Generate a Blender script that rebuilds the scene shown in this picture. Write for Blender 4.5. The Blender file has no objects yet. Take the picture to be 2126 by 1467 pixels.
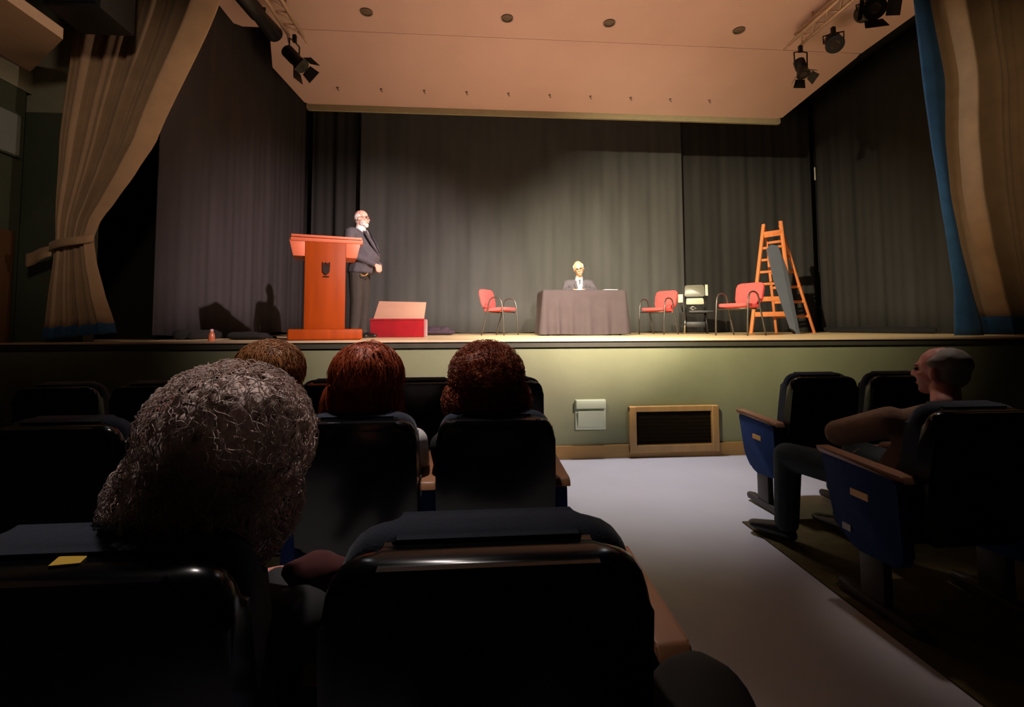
import bpy, bmesh, math, random
import numpy as np
from mathutils import Vector, Matrix, Euler

random.seed(7)
RNG = np.random.default_rng(7)
SC = bpy.context.scene
COL = SC.collection
PI = math.pi

# ------------------------------------------------------------------ camera
cam_d = bpy.data.cameras.new('camera')
cam = bpy.data.objects.new('camera', cam_d)
COL.objects.link(cam)
cam.location = (0, 0, 1.30)
cam.rotation_euler = (PI / 2 + math.radians(3.2), 0.0037, -math.radians(4.5))
cam_d.sensor_fit = 'HORIZONTAL'
cam_d.sensor_width = 36.0
cam_d.lens = 36.0 * 1000 / 2126
cam_d.shift_y = -(733.5 - 623) / 2126
cam_d.clip_start = 0.02
SC.camera = cam

# ------------------------------------------------------------------ world, exposure
w = bpy.data.worlds.new('world')
SC.world = w
w.use_nodes = True
w.node_tree.nodes['Background'].inputs[0].default_value = (0.8, 0.9, 1.0, 1)
w.node_tree.nodes['Background'].inputs[1].default_value = 0.0005
SC.view_settings.view_transform = 'Standard'
SC.view_settings.look = 'None'
SC.view_settings.exposure = 0.0
SC.view_settings.gamma = 1.0
SC.view_settings.use_curve_mapping = False

# ------------------------------------------------------------------ lights
def aim(o, target):
    o.rotation_euler = (Vector(target) - o.location).to_track_quat('-Z', 'Y').to_euler()

def spot(name, loc, target, watts, color, deg, blend, radius=0.06):
    d = bpy.data.lights.new(name, 'SPOT')
    d.energy = watts; d.color = color; d.spot_size = math.radians(deg); d.spot_blend = blend
    d.shadow_soft_size = radius
    o = bpy.data.objects.new(name, d); COL.objects.link(o)
    o.location = loc; aim(o, target)
    return o

def area(name, loc, target, watts, color, sx, sy, spread=180):
    d = bpy.data.lights.new(name, 'AREA')
    d.energy = watts; d.color = color; d.shape = 'RECTANGLE'; d.size = sx; d.size_y = sy
    d.spread = math.radians(spread)
    o = bpy.data.objects.new(name, d); COL.objects.link(o)
    o.location = loc; aim(o, target)
    return o

# two front-of-house profile spots that cross over the stage, and a softer one on the centre
spot('front_spot_warm', (-1.2, 1.6, 4.85), (3.7, 8.6, 1.6), 5600, (1.0, 0.84, 0.58), 57, 0.85)
spot('front_spot_rose', (3.5, 0.8, 4.7), (-0.7, 7.4, 1.6), 4800, (1.0, 0.78, 0.73), 49, 0.8)
spot('front_spot_centre', (1.1, 0.6, 4.8), (1.6, 8.2, 1.55), 4200, (1.0, 0.88, 0.68), 46, 0.9)
# unseen area light added for the bounced stage glow on the plaster ceiling
area('ceiling_fill', (1.3, 5.0, 2.2), (1.3, 7.6, 5.6), 17, (1.0, 0.66, 0.58), 5.0, 0.5, 110)
# lamps on the bars under the stage ceiling
spot('bar_lamp_one', (-2.15, 6.3, 4.6), (5.25, 5.02, 3.7), 420, (0.85, 0.93, 1.0), 22, 1.0)
# unseen fills added to brighten the aisle floor, audience heads, seat rims and curtains
spot('aisle_fill', (1.5, 4.7, 4.7), (1.45, 4.5, 0.0), 760, (0.93, 0.93, 1.0), 52, 1.0, 0.2)
spot('head_fill', (-0.6, 2.7, 5.3), (-0.45, 1.60, 1.1), 640, (1.0, 0.88, 0.82), 29, 1.0, 0.12)
spot('head_fill', (2.5, 3.6, 5.3), (2.15, 2.15, 1.1), 200, (1.0, 0.88, 0.82), 15, 1.0, 0.12)
for hx in (-2.4, 2.6):
    spot('glint_lamp', (hx, 4.75, 5.0), (hx * 0.5 - 0.3, 0.6, 0.9), 14, (0.92, 0.95, 1.0), 90, 1.0, 0.03)
spot('curtain_wash', (4.4, 3.7, 4.3), (-3.3, 4.95, 3.5), 330, (1.0, 0.72, 0.56), 32, 1.0, 0.1)
spot('curtain_fill', (0.3, -1.2, 4.6), (-3.6, 4.95, 3.0), 300, (1.0, 0.76, 0.56), 30, 1.0, 0.3)
spot('curtain_wash_two', (1.6, -0.6, 4.6), (6.0, 4.95, 3.4), 240, (1.0, 0.74, 0.44), 34, 1.0, 0.1)

# ------------------------------------------------------------------ materials
def C(r, g, b):
    f = lambda c: (c / 255 / 12.92) if c / 255 <= 0.04045 else ((c / 255 + 0.055) / 1.055) ** 2.4
    return (f(r), f(g), f(b), 1)

def mat(name, col, rough=0.6, metal=0.0, var=0.0, scale=8.0, bump=0.0, bscale=60.0, spec=0.5, emit=None, sheen=0.0, stretch=None, coat=0.0):
    m = bpy.data.materials.new(name); m.use_nodes = True
    nt = m.node_tree; b = nt.nodes['Principled BSDF']
    b.inputs['Base Color'].default_value = col
    b.inputs['Roughness'].default_value = rough
    b.inputs['Metallic'].default_value = metal
    b.inputs['Specular IOR Level'].default_value = spec
    b.inputs['Sheen Weight'].default_value = sheen
    b.inputs['Coat Weight'].default_value = coat
    if var > 0 or bump > 0:
        tc = nt.nodes.new('ShaderNodeTexCoord')
        mp = nt.nodes.new('ShaderNodeMapping')
        if stretch: mp.inputs['Scale'].default_value = stretch
        nt.links.new(tc.outputs['Object'], mp.inputs['Vector'])
    if var > 0:
        n = nt.nodes.new('ShaderNodeTexNoise'); n.inputs['Scale'].default_value = scale
        n.inputs['Detail'].default_value = 5
        nt.links.new(mp.outputs[0], n.inputs['Vector'])
        r = nt.nodes.new('ShaderNodeValToRGB')
        lo = [max(0, c * (1 - var)) for c in col[:3]] + [1]
        hi = [min(1, c * (1 + var)) for c in col[:3]] + [1]
        r.color_ramp.elements[0].position = 0.3; r.color_ramp.elements[0].color = lo
        r.color_ramp.elements[1].position = 0.7; r.color_ramp.elements[1].color = hi
        nt.links.new(n.outputs['Fac'], r.inputs[0])
        nt.links.new(r.outputs[0], b.inputs['Base Color'])
    if bump > 0:
        n2 = nt.nodes.new('ShaderNodeTexNoise'); n2.inputs['Scale'].default_value = bscale
        nt.links.new(mp.outputs[0], n2.inputs['Vector'])
        bp = nt.nodes.new('ShaderNodeBump'); bp.inputs['Strength'].default_value = bump
        bp.inputs['Distance'].default_value = 0.01
        nt.links.new(n2.outputs['Fac'], bp.inputs['Height'])
        nt.links.new(bp.outputs[0], b.inputs['Normal'])
    if emit:
        b.inputs['Emission Color'].default_value = emit[0]; b.inputs['Emission Strength'].default_value = emit[1]
    return m

M = dict(
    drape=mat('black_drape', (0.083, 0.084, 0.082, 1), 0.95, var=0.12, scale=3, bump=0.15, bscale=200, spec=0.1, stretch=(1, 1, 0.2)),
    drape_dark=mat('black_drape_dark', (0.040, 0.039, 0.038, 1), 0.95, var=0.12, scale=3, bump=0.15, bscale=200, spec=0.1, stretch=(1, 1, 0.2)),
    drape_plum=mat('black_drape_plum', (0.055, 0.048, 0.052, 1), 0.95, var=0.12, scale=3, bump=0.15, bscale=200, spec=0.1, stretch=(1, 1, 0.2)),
    beige=mat('beige_velvet', C(172, 142, 112), 0.9, var=0.10, scale=5, bump=0.2, bscale=180, spec=0.1, sheen=0.2),
    blue_hem=mat('blue_velvet', C(50, 90, 132), 0.8, var=0.15, scale=6, spec=0.15, sheen=0.2),
    plaster=mat('stage_plaster', C(210, 178, 168), 0.8, var=0.03, scale=1.5, bump=0.05, bscale=40, spec=0.2),
    plaster_rim=mat('plaster_rim', C(150, 142, 112), 0.7, var=0.06),
    fitting=mat('dull_metal_fitting', C(120, 104, 90), 0.55, metal=0.2),
    lens=mat('dark_lens', C(110, 95, 80), 0.3),
    stage_floor=mat('stage_boards', C(224, 200, 156), 0.35, var=0.12, scale=2.0, stretch=(0.4, 5, 1), spec=0.5),
    stage_edge=mat('stage_edge_strip', C(232, 202, 168), 0.4, var=0.06),
    fascia=mat('dark_fascia', C(70, 68, 56), 0.6, var=0.1),
    green=mat('green_wall_paint', C(134, 137, 106), 0.75, var=0.07, scale=2.5, bump=0.1, bscale=120, spec=0.25),
    dark_green=mat('dark_green_wall', C(58, 66, 50), 0.8, var=0.1, scale=2),
    grey_green=mat('grey_green_wall', C(128, 128, 108), 0.8, var=0.05),
    soffit=mat('soffit_paint', C(206, 176, 150), 0.8, var=0.04),
    dark=mat('dark_ceiling', C(26, 25, 24), 0.9, var=0.1),
    hall_floor=mat('pale_hall_floor', C(196, 190, 194), 0.32, var=0.05, scale=1.5, spec=0.4),
    carpet=mat('olive_carpet', C(84, 72, 44), 0.95, var=0.2, scale=14, bump=0.3, bscale=300, spec=0.1),
    baseboard=mat('light_wood', C(178, 136, 74), 0.5, var=0.12, scale=4, stretch=(0.3, 4, 4)),
    vent_wood=mat('vent_wood', C(186, 144, 88), 0.5, var=0.12, scale=4, stretch=(3, 3, 0.6)),
    mesh_dark=mat('dark_mesh', C(30, 22, 10), 0.9, var=0.1, spec=0.1),
    cream_plastic=mat('pale_plastic', C(186, 196, 168), 0.4, var=0.02),
    orange_wood=mat('orange_wood', C(146, 58, 8), 0.5, var=0.14, scale=3, stretch=(5, 5, 0.5), spec=0.15),
    pink_wood=mat('light_orange_wood', C(206, 104, 70), 0.5, var=0.07, scale=3, stretch=(0.6, 4, 4), spec=0.5),
    emblem=mat('dark_emblem', C(34, 14, 8), 0.9),
    skin_rose=mat('fair_skin', C(222, 168, 150), 0.5, var=0.05, scale=20),
    skin_warm=mat('warm_skin', C(228, 176, 136), 0.5, var=0.05, scale=20),
    skin_ruddy=mat('ruddy_skin', C(190, 120, 104), 0.55, var=0.12, scale=14),
    white_hair=mat('white_hair', C(214, 206, 204), 0.7, var=0.1, scale=40, bump=0.3, bscale=120),
    suit=mat('charcoal_suit', C(84, 80, 86), 0.85, var=0.08, scale=30, bump=0.1, bscale=200, spec=0.2),
    trousers=mat('dark_trousers', C(60, 56, 52), 0.9, var=0.1, scale=12, spec=0.15),
    shirt=mat('white_shirt', C(232, 230, 228), 0.7),
    tie=mat('dark_tie', C(34, 32, 38), 0.5),
    shoe=mat('black_shoe', C(30, 28, 28), 0.3),
    glass_frame=mat('dark_glasses_frame', C(40, 26, 24), 0.4),
    lens_clear=mat('glasses_lens', C(200, 190, 185), 0.1, spec=0.8),
    eye=mat('dark_eye', C(44, 32, 28), 0.3),
    lips=mat('lips', C(186, 108, 98), 0.5),
    red_velvet=mat('red_velvet', C(140, 8, 22), 0.85, var=0.18, scale=9, sheen=0.3, spec=0.2),
    pale_board=mat('pale_board', C(176, 134, 112), 0.5, var=0.06, scale=2, stretch=(1, 1, 4)),
    tablecloth=mat('dark_grey_cloth', C(66, 58, 60), 0.9, var=0.06, scale=6, spec=0.15),
    table_metal=mat('table_metal', C(60, 50, 46), 0.4, metal=0.6),
    paper=mat('white_paper', C(238, 232, 222), 0.7),
    chair_red=mat('red_fabric', C(216, 84, 82), 0.85, var=0.06, scale=30, spec=0.2),
    chair_tube=mat('grey_tube', C(84, 80, 74), 0.35, metal=0.6),
    black_plastic=mat('black_plastic', C(18, 18, 18), 0.22, spec=0.6),
    sheen_black=mat('black_plastic_sheen', C(104, 104, 90), 0.35, spec=0.5),  # greyed black: reflected light mixed into the base colour
    sheen_pale=mat('pale_plastic_sheen', C(186, 184, 160), 0.4, spec=0.5),  # pale tone holds the bright reflections on the black plates
    chrome=mat('chrome', C(210, 206, 196), 0.18, metal=1.0),
    ladder=mat('orange_ladder_wood', C(216, 130, 76), 0.5, var=0.1, scale=5, stretch=(5, 5, 0.5)),
    grey_cloth=mat('grey_panel', C(84, 90, 102), 0.9, var=0.06, scale=6),
    black_cloth=mat('black_cloth', C(14, 13, 14), 0.95, var=0.2),
    mauve_cloth=mat('mauve_cloth', C(60, 46, 58), 0.95, var=0.2, scale=10),
    bottle=mat('orange_bottle', C(222, 128, 92), 0.25, spec=0.6),
    cap=mat('bottle_cap', C(240, 190, 190), 0.5),
    rig_black=mat('black_rig', C(10, 9, 10), 0.5),
    rig_metal=mat('rig_metal', C(196, 168, 146), 0.45, metal=0.3, var=0.05),
    seat_shell=mat('glossy_black_shell', C(8, 8, 9), 0.2, spec=0.35),
    seat_fabric=mat('dark_blue_upholstery', C(34, 40, 54), 0.9, var=0.12, scale=40, bump=0.2, bscale=300, spec=0.15, sheen=0.2),
    seat_panel=mat('blue_side_panel', C(28, 54, 104), 0.85, var=0.1, scale=30, spec=0.2),
    seat_metal=mat('dark_seat_metal', C(54, 44, 40), 0.5, var=0.1),
    arm_wood=mat('armrest_wood', C(150, 100, 68), 0.45, var=0.12, scale=4, stretch=(5, 1, 5)),
    brass=mat('brass_plate', C(214, 158, 84), 0.4, metal=0.1),
    white_plate=mat('white_sticker', C(190, 190, 196), 0.5),
    yellow_plate=mat('yellow_sticker', C(224, 178, 52), 0.5),
    hair_gray=mat('grey_hair', C(224, 200, 190), 0.6, var=0.22, scale=11, spec=0.3),
    hair_red=mat('auburn_hair', C(164, 72, 32), 0.5, var=0.25, scale=30, spec=0.35),
    hair_curl=mat('copper_curls', C(154, 76, 42), 0.5, var=0.3, scale=30, spec=0.35),
    hair_brown=mat('light_brown_hair', C(164, 108, 62), 0.5, var=0.25, scale=25, spec=0.35),
    hair_short=mat('short_grey_hair', C(128, 114, 102), 0.7, var=0.15, scale=40),
    coat_dark=mat('dark_coat', C(24, 22, 24), 0.9, var=0.15),
    coat_brown=mat('brown_sweater', C(116, 82, 58), 0.9, var=0.12, scale=20, bump=0.3, bscale=160),
    coat_white=mat('white_blouse', C(214, 208, 208), 0.8),
    coat_red=mat('dark_red_coat', C(66, 12, 9), 0.9, var=0.1),
    jeans=mat('dark_teal_trousers', C(52, 64, 66), 0.9, var=0.12, scale=20),
    door=mat('brown_door_wood', C(92, 62, 34), 0.5, var=0.1, scale=3, stretch=(4, 4, 0.4)),
    panel_grey=mat('pale_wall_panel', C(120, 128, 124), 0.6, var=0.06),
    black_box=mat('black_box_paint', C(12, 12, 12), 0.7),
)

# ------------------------------------------------------------------ mesh helpers
class MB:
    """collects solids; build() links them as one mesh object"""
    def __init__(self): self.b = bmesh.new()
    def box(self, c, s, rot=None, bev=0.0, seg=2):
        r = bmesh.ops.create_cube(self.b, size=1.0)
        vs = r['verts']
        bmesh.ops.scale(self.b, vec=s, verts=vs)
        if bev > 0:
            es = list({e for v in vs for e in v.link_edges})
            q = bmesh.ops.bevel(self.b, geom=es, offset=bev, segments=seg, affect='EDGES', profile=0.5)
            vs = list({v for f in q['faces'] for v in f.verts} | {v for v in vs if v.is_valid})
            # include all verts of the island
            seen = set(vs); st = list(vs)
            while st:
                v = st.pop()
                for e in v.link_edges:
                    o = e.other_vert(v)
                    if o not in seen: seen.add(o); st.append(o)
            vs = list(seen)
        if rot is not None: bmesh.ops.rotate(self.b, cent=(0, 0, 0), matrix=Euler(rot).to_matrix(), verts=vs)
        bmesh.ops.translate(self.b, vec=c, verts=vs)
        return self
    def tube(self, pts, r, n=8, closed=False):
        pts = [Vector(p) for p in pts]
        rs = r if isinstance(r, (list, tuple)) else [r] * len(pts)
        rings = []; up = None
        for i, p in enumerate(pts):
            if closed: t = pts[(i + 1) % len(pts)] - pts[i - 1]
            else: t = pts[min(i + 1, len(pts) - 1)] - pts[max(i - 1, 0)]
            t.normalize()
            if up is None: up = Vector((0, 0, 1)) if abs(t.z) < 0.9 else Vector((1, 0, 0))
            a = t.cross(up).normalized(); up = a.cross(t).normalized()
            rings.append([self.b.verts.new(p + (a * math.cos(2 * PI * k / n) + up * math.sin(2 * PI * k / n)) * rs[i]) for k in range(n)])
        m = len(rings)
        for i in range(m if closed else m - 1):
            A, B = rings[i], rings[(i + 1) % m]
            for k in range(n): self.b.faces.new((A[k], A[(k + 1) % n], B[(k + 1) % n], B[k]))
        if not closed:
            self.b.faces.new(rings[0][::-1]); self.b.faces.new(rings[-1])
        return self
    def lathe(self, prof, c=(0, 0, 0), n=20, axis=None):
        """prof: list of (radius, height)"""
        q = Vector(axis).to_track_quat('Z', 'Y').to_matrix() if axis is not None else Matrix.Identity(3)
        c = Vector(c); rings = []
        for r, h in prof:
            rings.append([self.b.verts.new(c + q @ Vector((r * math.cos(2 * PI * k / n), r * math.sin(2 * PI * k / n), h))) for k in range(n)])
        for A, B in zip(rings, rings[1:]):
            for k in range(n): self.b.faces.new((A[k], A[(k + 1) % n], B[(k + 1) % n], B[k]))
        self.b.faces.new(rings[0][::-1]); self.b.faces.new(rings[-1])
        return self
    def prism(self, poly, d, bev=0.0, seg=2, mtx=None):
        """poly: 3-D outline, extruded by vector d"""
        d = Vector(d)
        a = [self.b.verts.new(Vector(p)) for p in poly]; b = [self.b.verts.new(Vector(p) + d) for p in poly]
        n = len(a)
        fs = [self.b.faces.new(a[::-1]), self.b.faces.new(b)]
        for i in range(n): fs.append(self.b.faces.new((a[i], a[(i + 1) % n], b[(i + 1) % n], b[i])))
        if bev > 0:
            es = [e for f in fs[:2] for e in f.edges]
            bmesh.ops.bevel(self.b, geom=es, offset=bev, segments=seg, affect='EDGES', profile=0.5)
        if mtx is not None: pass
        return self
    def ell(self, c, r, rot=None, sub=2):
        q = bmesh.ops.create_icosphere(self.b, subdivisions=sub, radius=1.0)
        vs = q['verts']
        bmesh.ops.scale(self.b, vec=r, verts=vs)
        if rot is not None: bmesh.ops.rotate(self.b, cent=(0, 0, 0), matrix=Euler(rot).to_matrix(), verts=vs)
        bmesh.ops.translate(self.b, vec=c, verts=vs)
        return self
    def mesh(self, name):
        bmesh.ops.recalc_face_normals(self.b, faces=self.b.faces)
        me = bpy.data.meshes.new(name); self.b.to_mesh(me); self.b.free()
        return me
    def build(self, name, m, parent=None, smooth=False, xf=None):
        if xf is not None: bmesh.ops.transform(self.b, matrix=xf, verts=self.b.verts)
        return link(name, self.mesh(name), m, parent, smooth)

def link(name, me, m, parent=None, smooth=False):
    o = bpy.data.objects.new(name, me); COL.objects.link(o)
    if m is not None:
        me.materials.clear(); me.materials.append(M[m] if isinstance(m, str) else m)
    if smooth:
        for p in me.polygons: p.use_smooth = True
        if smooth == 'auto':
            me.set_sharp_from_angle(angle=math.radians(40))
    if parent: o.parent = parent
    return o

def pydata(name, v, f, m, parent=None, smooth=False):
    me = bpy.data.meshes.new(name)
    me.from_pydata([tuple(map(float, p)) for p in v], [], [tuple(map(int, q)) for q in f]); me.update()
    return link(name, me, m, parent, smooth)

def thing(name, label, cat, loc=(0, 0, 0), rz=0.0, group=None, scale=1.0):
    o = bpy.data.objects.new(name, None); COL.objects.link(o)
    o.location = loc; o.rotation_euler = (0, 0, rz); o.scale = (scale,) * 3
    o.empty_display_size = 0.1
    o['label'] = label; o['category'] = cat
    if group: o['group'] = group
    return o

def tag(o, label, cat, group=None):
    o['label'] = label; o['category'] = cat
    if group: o['group'] = group
    return o

def structure(o, label=None):
    o['kind'] = 'structure'
    if label: o['label'] = label
    return o

def dup(root, loc, rz, label, group=None, scale=None):
    r = root.copy(); COL.objects.link(r); r.location = loc; r.rotation_euler = (0, 0, rz)
    if scale: r.scale = (scale,) * 3
    r['label'] = label
    if group: r['group'] = group
    for ch in list(root.children):
        c = ch.copy(); COL.objects.link(c); c.parent = r
        for g in list(ch.children):
            d = g.copy(); COL.objects.link(d); d.parent = c
    return r

def rounded(pts, r, n=5):
    """2-D polygon with rounded corners; r a number or list"""
    out = []; L = len(pts)
    for i, p in enumerate(pts):
        p = Vector(p); a = Vector(pts[i - 1]); b = Vector(pts[(i + 1) % L])
        rr = r[i] if isinstance(r, (list, tuple)) else r
        if rr <= 0: out.append(tuple(p)); continue
        u = (a - p).normalized(); v = (b - p).normalized()
        A = p + u * rr; B = p + v * rr
        for k in range(n + 1):
            t = k / n
            q = A * (1 - t) ** 2 + p * 2 * t * (1 - t) + B * t * t
            out.append((q.x, q.y))
    return out

# fused organic bodies: overlapping hulls, voxel-remeshed to one skin
def cap(p0, r0, p1, r1): return [(p0, (r0, r0, r0), None), (p1, (r1, r1, r1), None)]
def ell(c, r, rot=None): return [(c, r, rot)]
def hull(*es): return [e[0] for e in es]

_ico = None
def ico():
    global _ico
    if _ico is None:
        b = bmesh.new(); bmesh.ops.create_icosphere(b, subdivisions=2, radius=1.0)
        _ico = [v.co.copy() for v in b.verts]; b.free()
    return _ico

def fused(name, prims, voxel, m, parent=None, smooth_iters=4, factor=0.5):
    B = bmesh.new()
    for pr in prims:
        b = bmesh.new()
        for c, r, rot in pr:
            R = Euler(rot).to_matrix() if rot is not None else None
            for v in ico():
                p = Vector((v.x * r[0], v.y * r[1], v.z * r[2]))
                if R is not None: p = R @ p
                b.verts.new(p + Vector(c))
        q = bmesh.ops.convex_hull(b, input=b.verts)
        drop = [v for v in b.verts if not v.link_faces]
        bmesh.ops.delete(b, geom=drop, context='VERTS')
        bmesh.ops.recalc_face_normals(b, faces=b.faces)
        me = bpy.data.meshes.new('t'); b.to_mesh(me); b.free()
        B.from_mesh(me); bpy.data.meshes.remove(me)
    me = bpy.data.meshes.new('t'); B.to_mesh(me); B.free()
    o = bpy.data.objects.new('t', me); COL.objects.link(o)
    r = o.modifiers.new('r', 'REMESH'); r.mode = 'VOXEL'; r.voxel_size = voxel
    s = o.modifiers.new('s', 'SMOOTH'); s.factor = factor; s.iterations = smooth_iters
    dg = bpy.context.evaluated_depsgraph_get(); dg.update()
    out = bpy.data.meshes.new_from_object(o.evaluated_get(dg))
    bpy.data.objects.remove(o); bpy.data.meshes.remove(me)
    return link(name, out, m, parent, True)

def hand(wrist, d, up, curl=0.5, s=1.0, thumb=1):
    """palm, four fingers of unequal length bent towards -up, thumb from the side"""
    wrist = Vector(wrist); d = Vector(d).normalized(); up = Vector(up).normalized()
    side = d.cross(up).normalized(); up = side.cross(d).normalized()
    P = []
    k = wrist + d * 0.085 * s
    P.append([(tuple(wrist), (0.024 * s,) * 3, None), (tuple(k + side * 0.028 * s), (0.015 * s,) * 3, None), (tuple(k - side * 0.028 * s), (0.015 * s,) * 3, None)])
    for i, (off, L) in enumerate(((-0.033, 0.062), (-0.011, 0.072), (0.011, 0.068), (0.033, 0.052))):
        p = k + side * off * s; a = 0.0; dd = d
        for j, (fr, rr) in enumerate(((0.45, 0.0095), (0.32, 0.009), (0.25, 0.008))):
            a += curl * (0.7 if j == 0 else 1.0)
            dd = d * math.cos(a) - up * math.sin(a)
            q = p + dd * L * fr * s
            P.append(cap(tuple(p), rr * s, tuple(q), (rr - 0.0008) * s)); p = q
    t0 = wrist + d * 0.025 * s + side * thumb * 0.026 * s
    t1 = t0 + (d * 0.6 + side * thumb * 0.7 - up * 0.3).normalized() * 0.04 * s
    t2 = t1 + (d * 0.95 + side * thumb * 0.1 - up * 0.4).normalized() * 0.032 * s
    P.append(cap(tuple(t0), 0.014 * s, tuple(t1), 0.0115 * s)); P.append(cap(tuple(t1), 0.0115 * s, tuple(t2), 0.009 * s))
    return P

def xform(prims, mtx):
    out = []
    q = mtx.to_euler()
    for pr in prims:
        n = []
        for c, r, rot in pr:
            R = mtx.to_3x3() @ (Euler(rot).to_matrix() if rot is not None else Matrix.Identity(3))
            n.append((tuple(mtx @ Vector(c)), r, tuple(R.to_euler())))
        out.append(n)
    return out

def head_prims(c, s=1.0):
    """head facing +X, centre c at eye height"""
    x, y, z = c
    E_ = lambda a, b, d, r: ell((x + a * s, y + b * s, z + d * s), tuple(q * s for q in r))
    K = lambda a, ra, b, rb: cap(tuple(Vector(c) + Vector(a) * s), ra * s, tuple(Vector(c) + Vector(b) * s), rb * s)
    return [E_(-0.012, 0, 0.03, (0.098, 0.076, 0.088)), E_(0.022, 0, -0.03, (0.068, 0.062, 0.085)),
            hull(E_(0.055, 0, -0.088, (0.028, 0.03, 0.025)), E_(0.0, 0, -0.05, (0.06, 0.06, 0.04))),
            K((0.084, 0, 0.012), 0.009, (0.107, 0, -0.026), 0.012), E_(0.094, 0.012, -0.03, (0.011, 0.008, 0.008)), E_(0.094, -0.012, -0.03, (0.011, 0.008, 0.008)),
            K((0.082, 0.034, 0.022), 0.009, (0.086, 0.012, 0.018), 0.009), K((0.082, -0.034, 0.022), 0.009, (0.086, -0.012, 0.018), 0.009),
            K((0.08, -0.016, -0.062), 0.008, (0.08, 0.016, -0.062), 0.008),
            E_(-0.008, 0.076, -0.01, (0.02, 0.01, 0.032)), E_(-0.008, -0.076, -0.01, (0.02, 0.01, 0.032)),
            E_(0.06, 0.035, -0.02, (0.02, 0.018, 0.018)), E_(0.06, -0.035, -0.02, (0.02, 0.018, 0.018))]

# ================================================================== THE SETTING
S = 1.168                     # stage level
LIP = 4.75                    # stage front
def hall_z(y): return 0.03 * (4.75 - y)

b = MB(); b.prism([(-4.5, -4, hall_z(-4)), (8.2, -4, hall_z(-4)), (8.2, 4.9, hall_z(4.9)), (-4.5, 4.9, hall_z(4.9))], (0, 0, -0.2))
structure(b.build('floor', 'hall_floor'))
b = MB(); e = 0.008
pl = [(1.46, -1.0), (1.60, 1.40), (1.705, 3.02), (8.2, 3.02), (8.2, -1.0)]
b.prism([(x, y, hall_z(y)) for x, y in pl], (0, 0, e))
structure(b.build('floor_seating', 'carpet'), 'olive carpet under the aisle-side seat block')
b = MB(); b.box((1.9, 7.94, S - 0.1), (12.9, 6.24, 0.2))
o = structure(b.build('floor_stage', 'stage_floor'), 'lit wooden stage floor')
b = MB(); b.box((1.9, 4.79, S - 0.004), (12.9, 0.09, 0.018), bev=0.005)
structure(b.build('trim_1', 'stage_edge'), 'pale strip along the stage edge')
b = MB(); b.box((1.9, 4.79, S - 0.042), (12.9, 0.06, 0.056), bev=0.004)
structure(b.build('trim_2', 'fascia'), 'dark band below the stage edge')
b = MB(); b.box((1.9, 4.88, 0.53), (12.9, 0.2, 1.12))
wf = structure(b.build('wall_front', 'green'), 'green painted front wall of the stage')
b = MB(); b.box((1.9, 4.77, 0.065), (12.9, 0.022, 0.13), bev=0.004)
structure(b.build('baseboard_front', 'baseboard'), 'light wooden baseboard below the stage')

# back of stage, side and hall shell
b = MB(); b.box((1.9, 11.05, 3.9), (14, 0.2, 6.2)); structure(b.build('wall_back', 'dark'))
b = MB(); b.box((-5.0, 8.0, 3.9), (0.2, 6.2, 6.2)); structure(b.build('wall_stage_left', 'dark'))
b = MB(); b.box((8.45, 3.5, 3.3), (0.2, 15.2, 7.2)); structure(b.build('wall_right', 'dark_green'))
b = MB(); b.box((-4.6, 0.5, 1.75), (0.2, 9.2, 4.1)); structure(b.build('wall_left', 'dark_green'))
b = MB(); b.box((-4.495, 4.2, 3.79), (0.012, 1.9, 0.22)); structure(b.build('trim_3', 'grey_green'), 'grey green strip below the soffit')
b = MB(); b.prism([(-4.52, 1.2, 3.9), (-3.69, 1.2, 3.9), (-3.69, 4.50, 3.9), (-4.52, 5.14, 3.9)], (0, 0, 0.1)); structure(b.build('ceiling_soffit', 'soffit'), 'pale soffit along the hall side wall')
b = MB(); b.box((-4.25, 5.22, 5.05), (0.7, 0.14, 3.1)); structure(b.build('wall_proscenium_upper', 'grey_green'))  # upper jamb piece, lighter grey green than the piece below
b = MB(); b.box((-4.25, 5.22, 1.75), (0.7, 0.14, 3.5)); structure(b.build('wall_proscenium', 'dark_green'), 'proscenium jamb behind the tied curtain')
b = MB(); b.box((7.4, 5.22, 3.3), (1.9, 0.14, 6.6)); structure(b.build('wall_proscenium_right', 'grey_green'))
b = MB(); b.box((1.9, -4.1, 3.2), (13.2, 0.2, 7)); structure(b.build('wall_rear', 'dark_green'))
b = MB(); b.box((1.9, 0.5, 6.7), (13.2, 9.4, 0.2)); structure(b.build('ceiling', 'dark'))
b = MB(); b.box((1.9, 8.0, 6.9), (13.2, 6.4, 0.2)); structure(b.build('ceiling_stage_void', 'dark'))
b = MB(); b.box((1.9, 5.0, 6.0), (13.2, 0.14, 1.25)); structure(b.build('wall_header', 'dark'), 'proscenium header')

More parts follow.
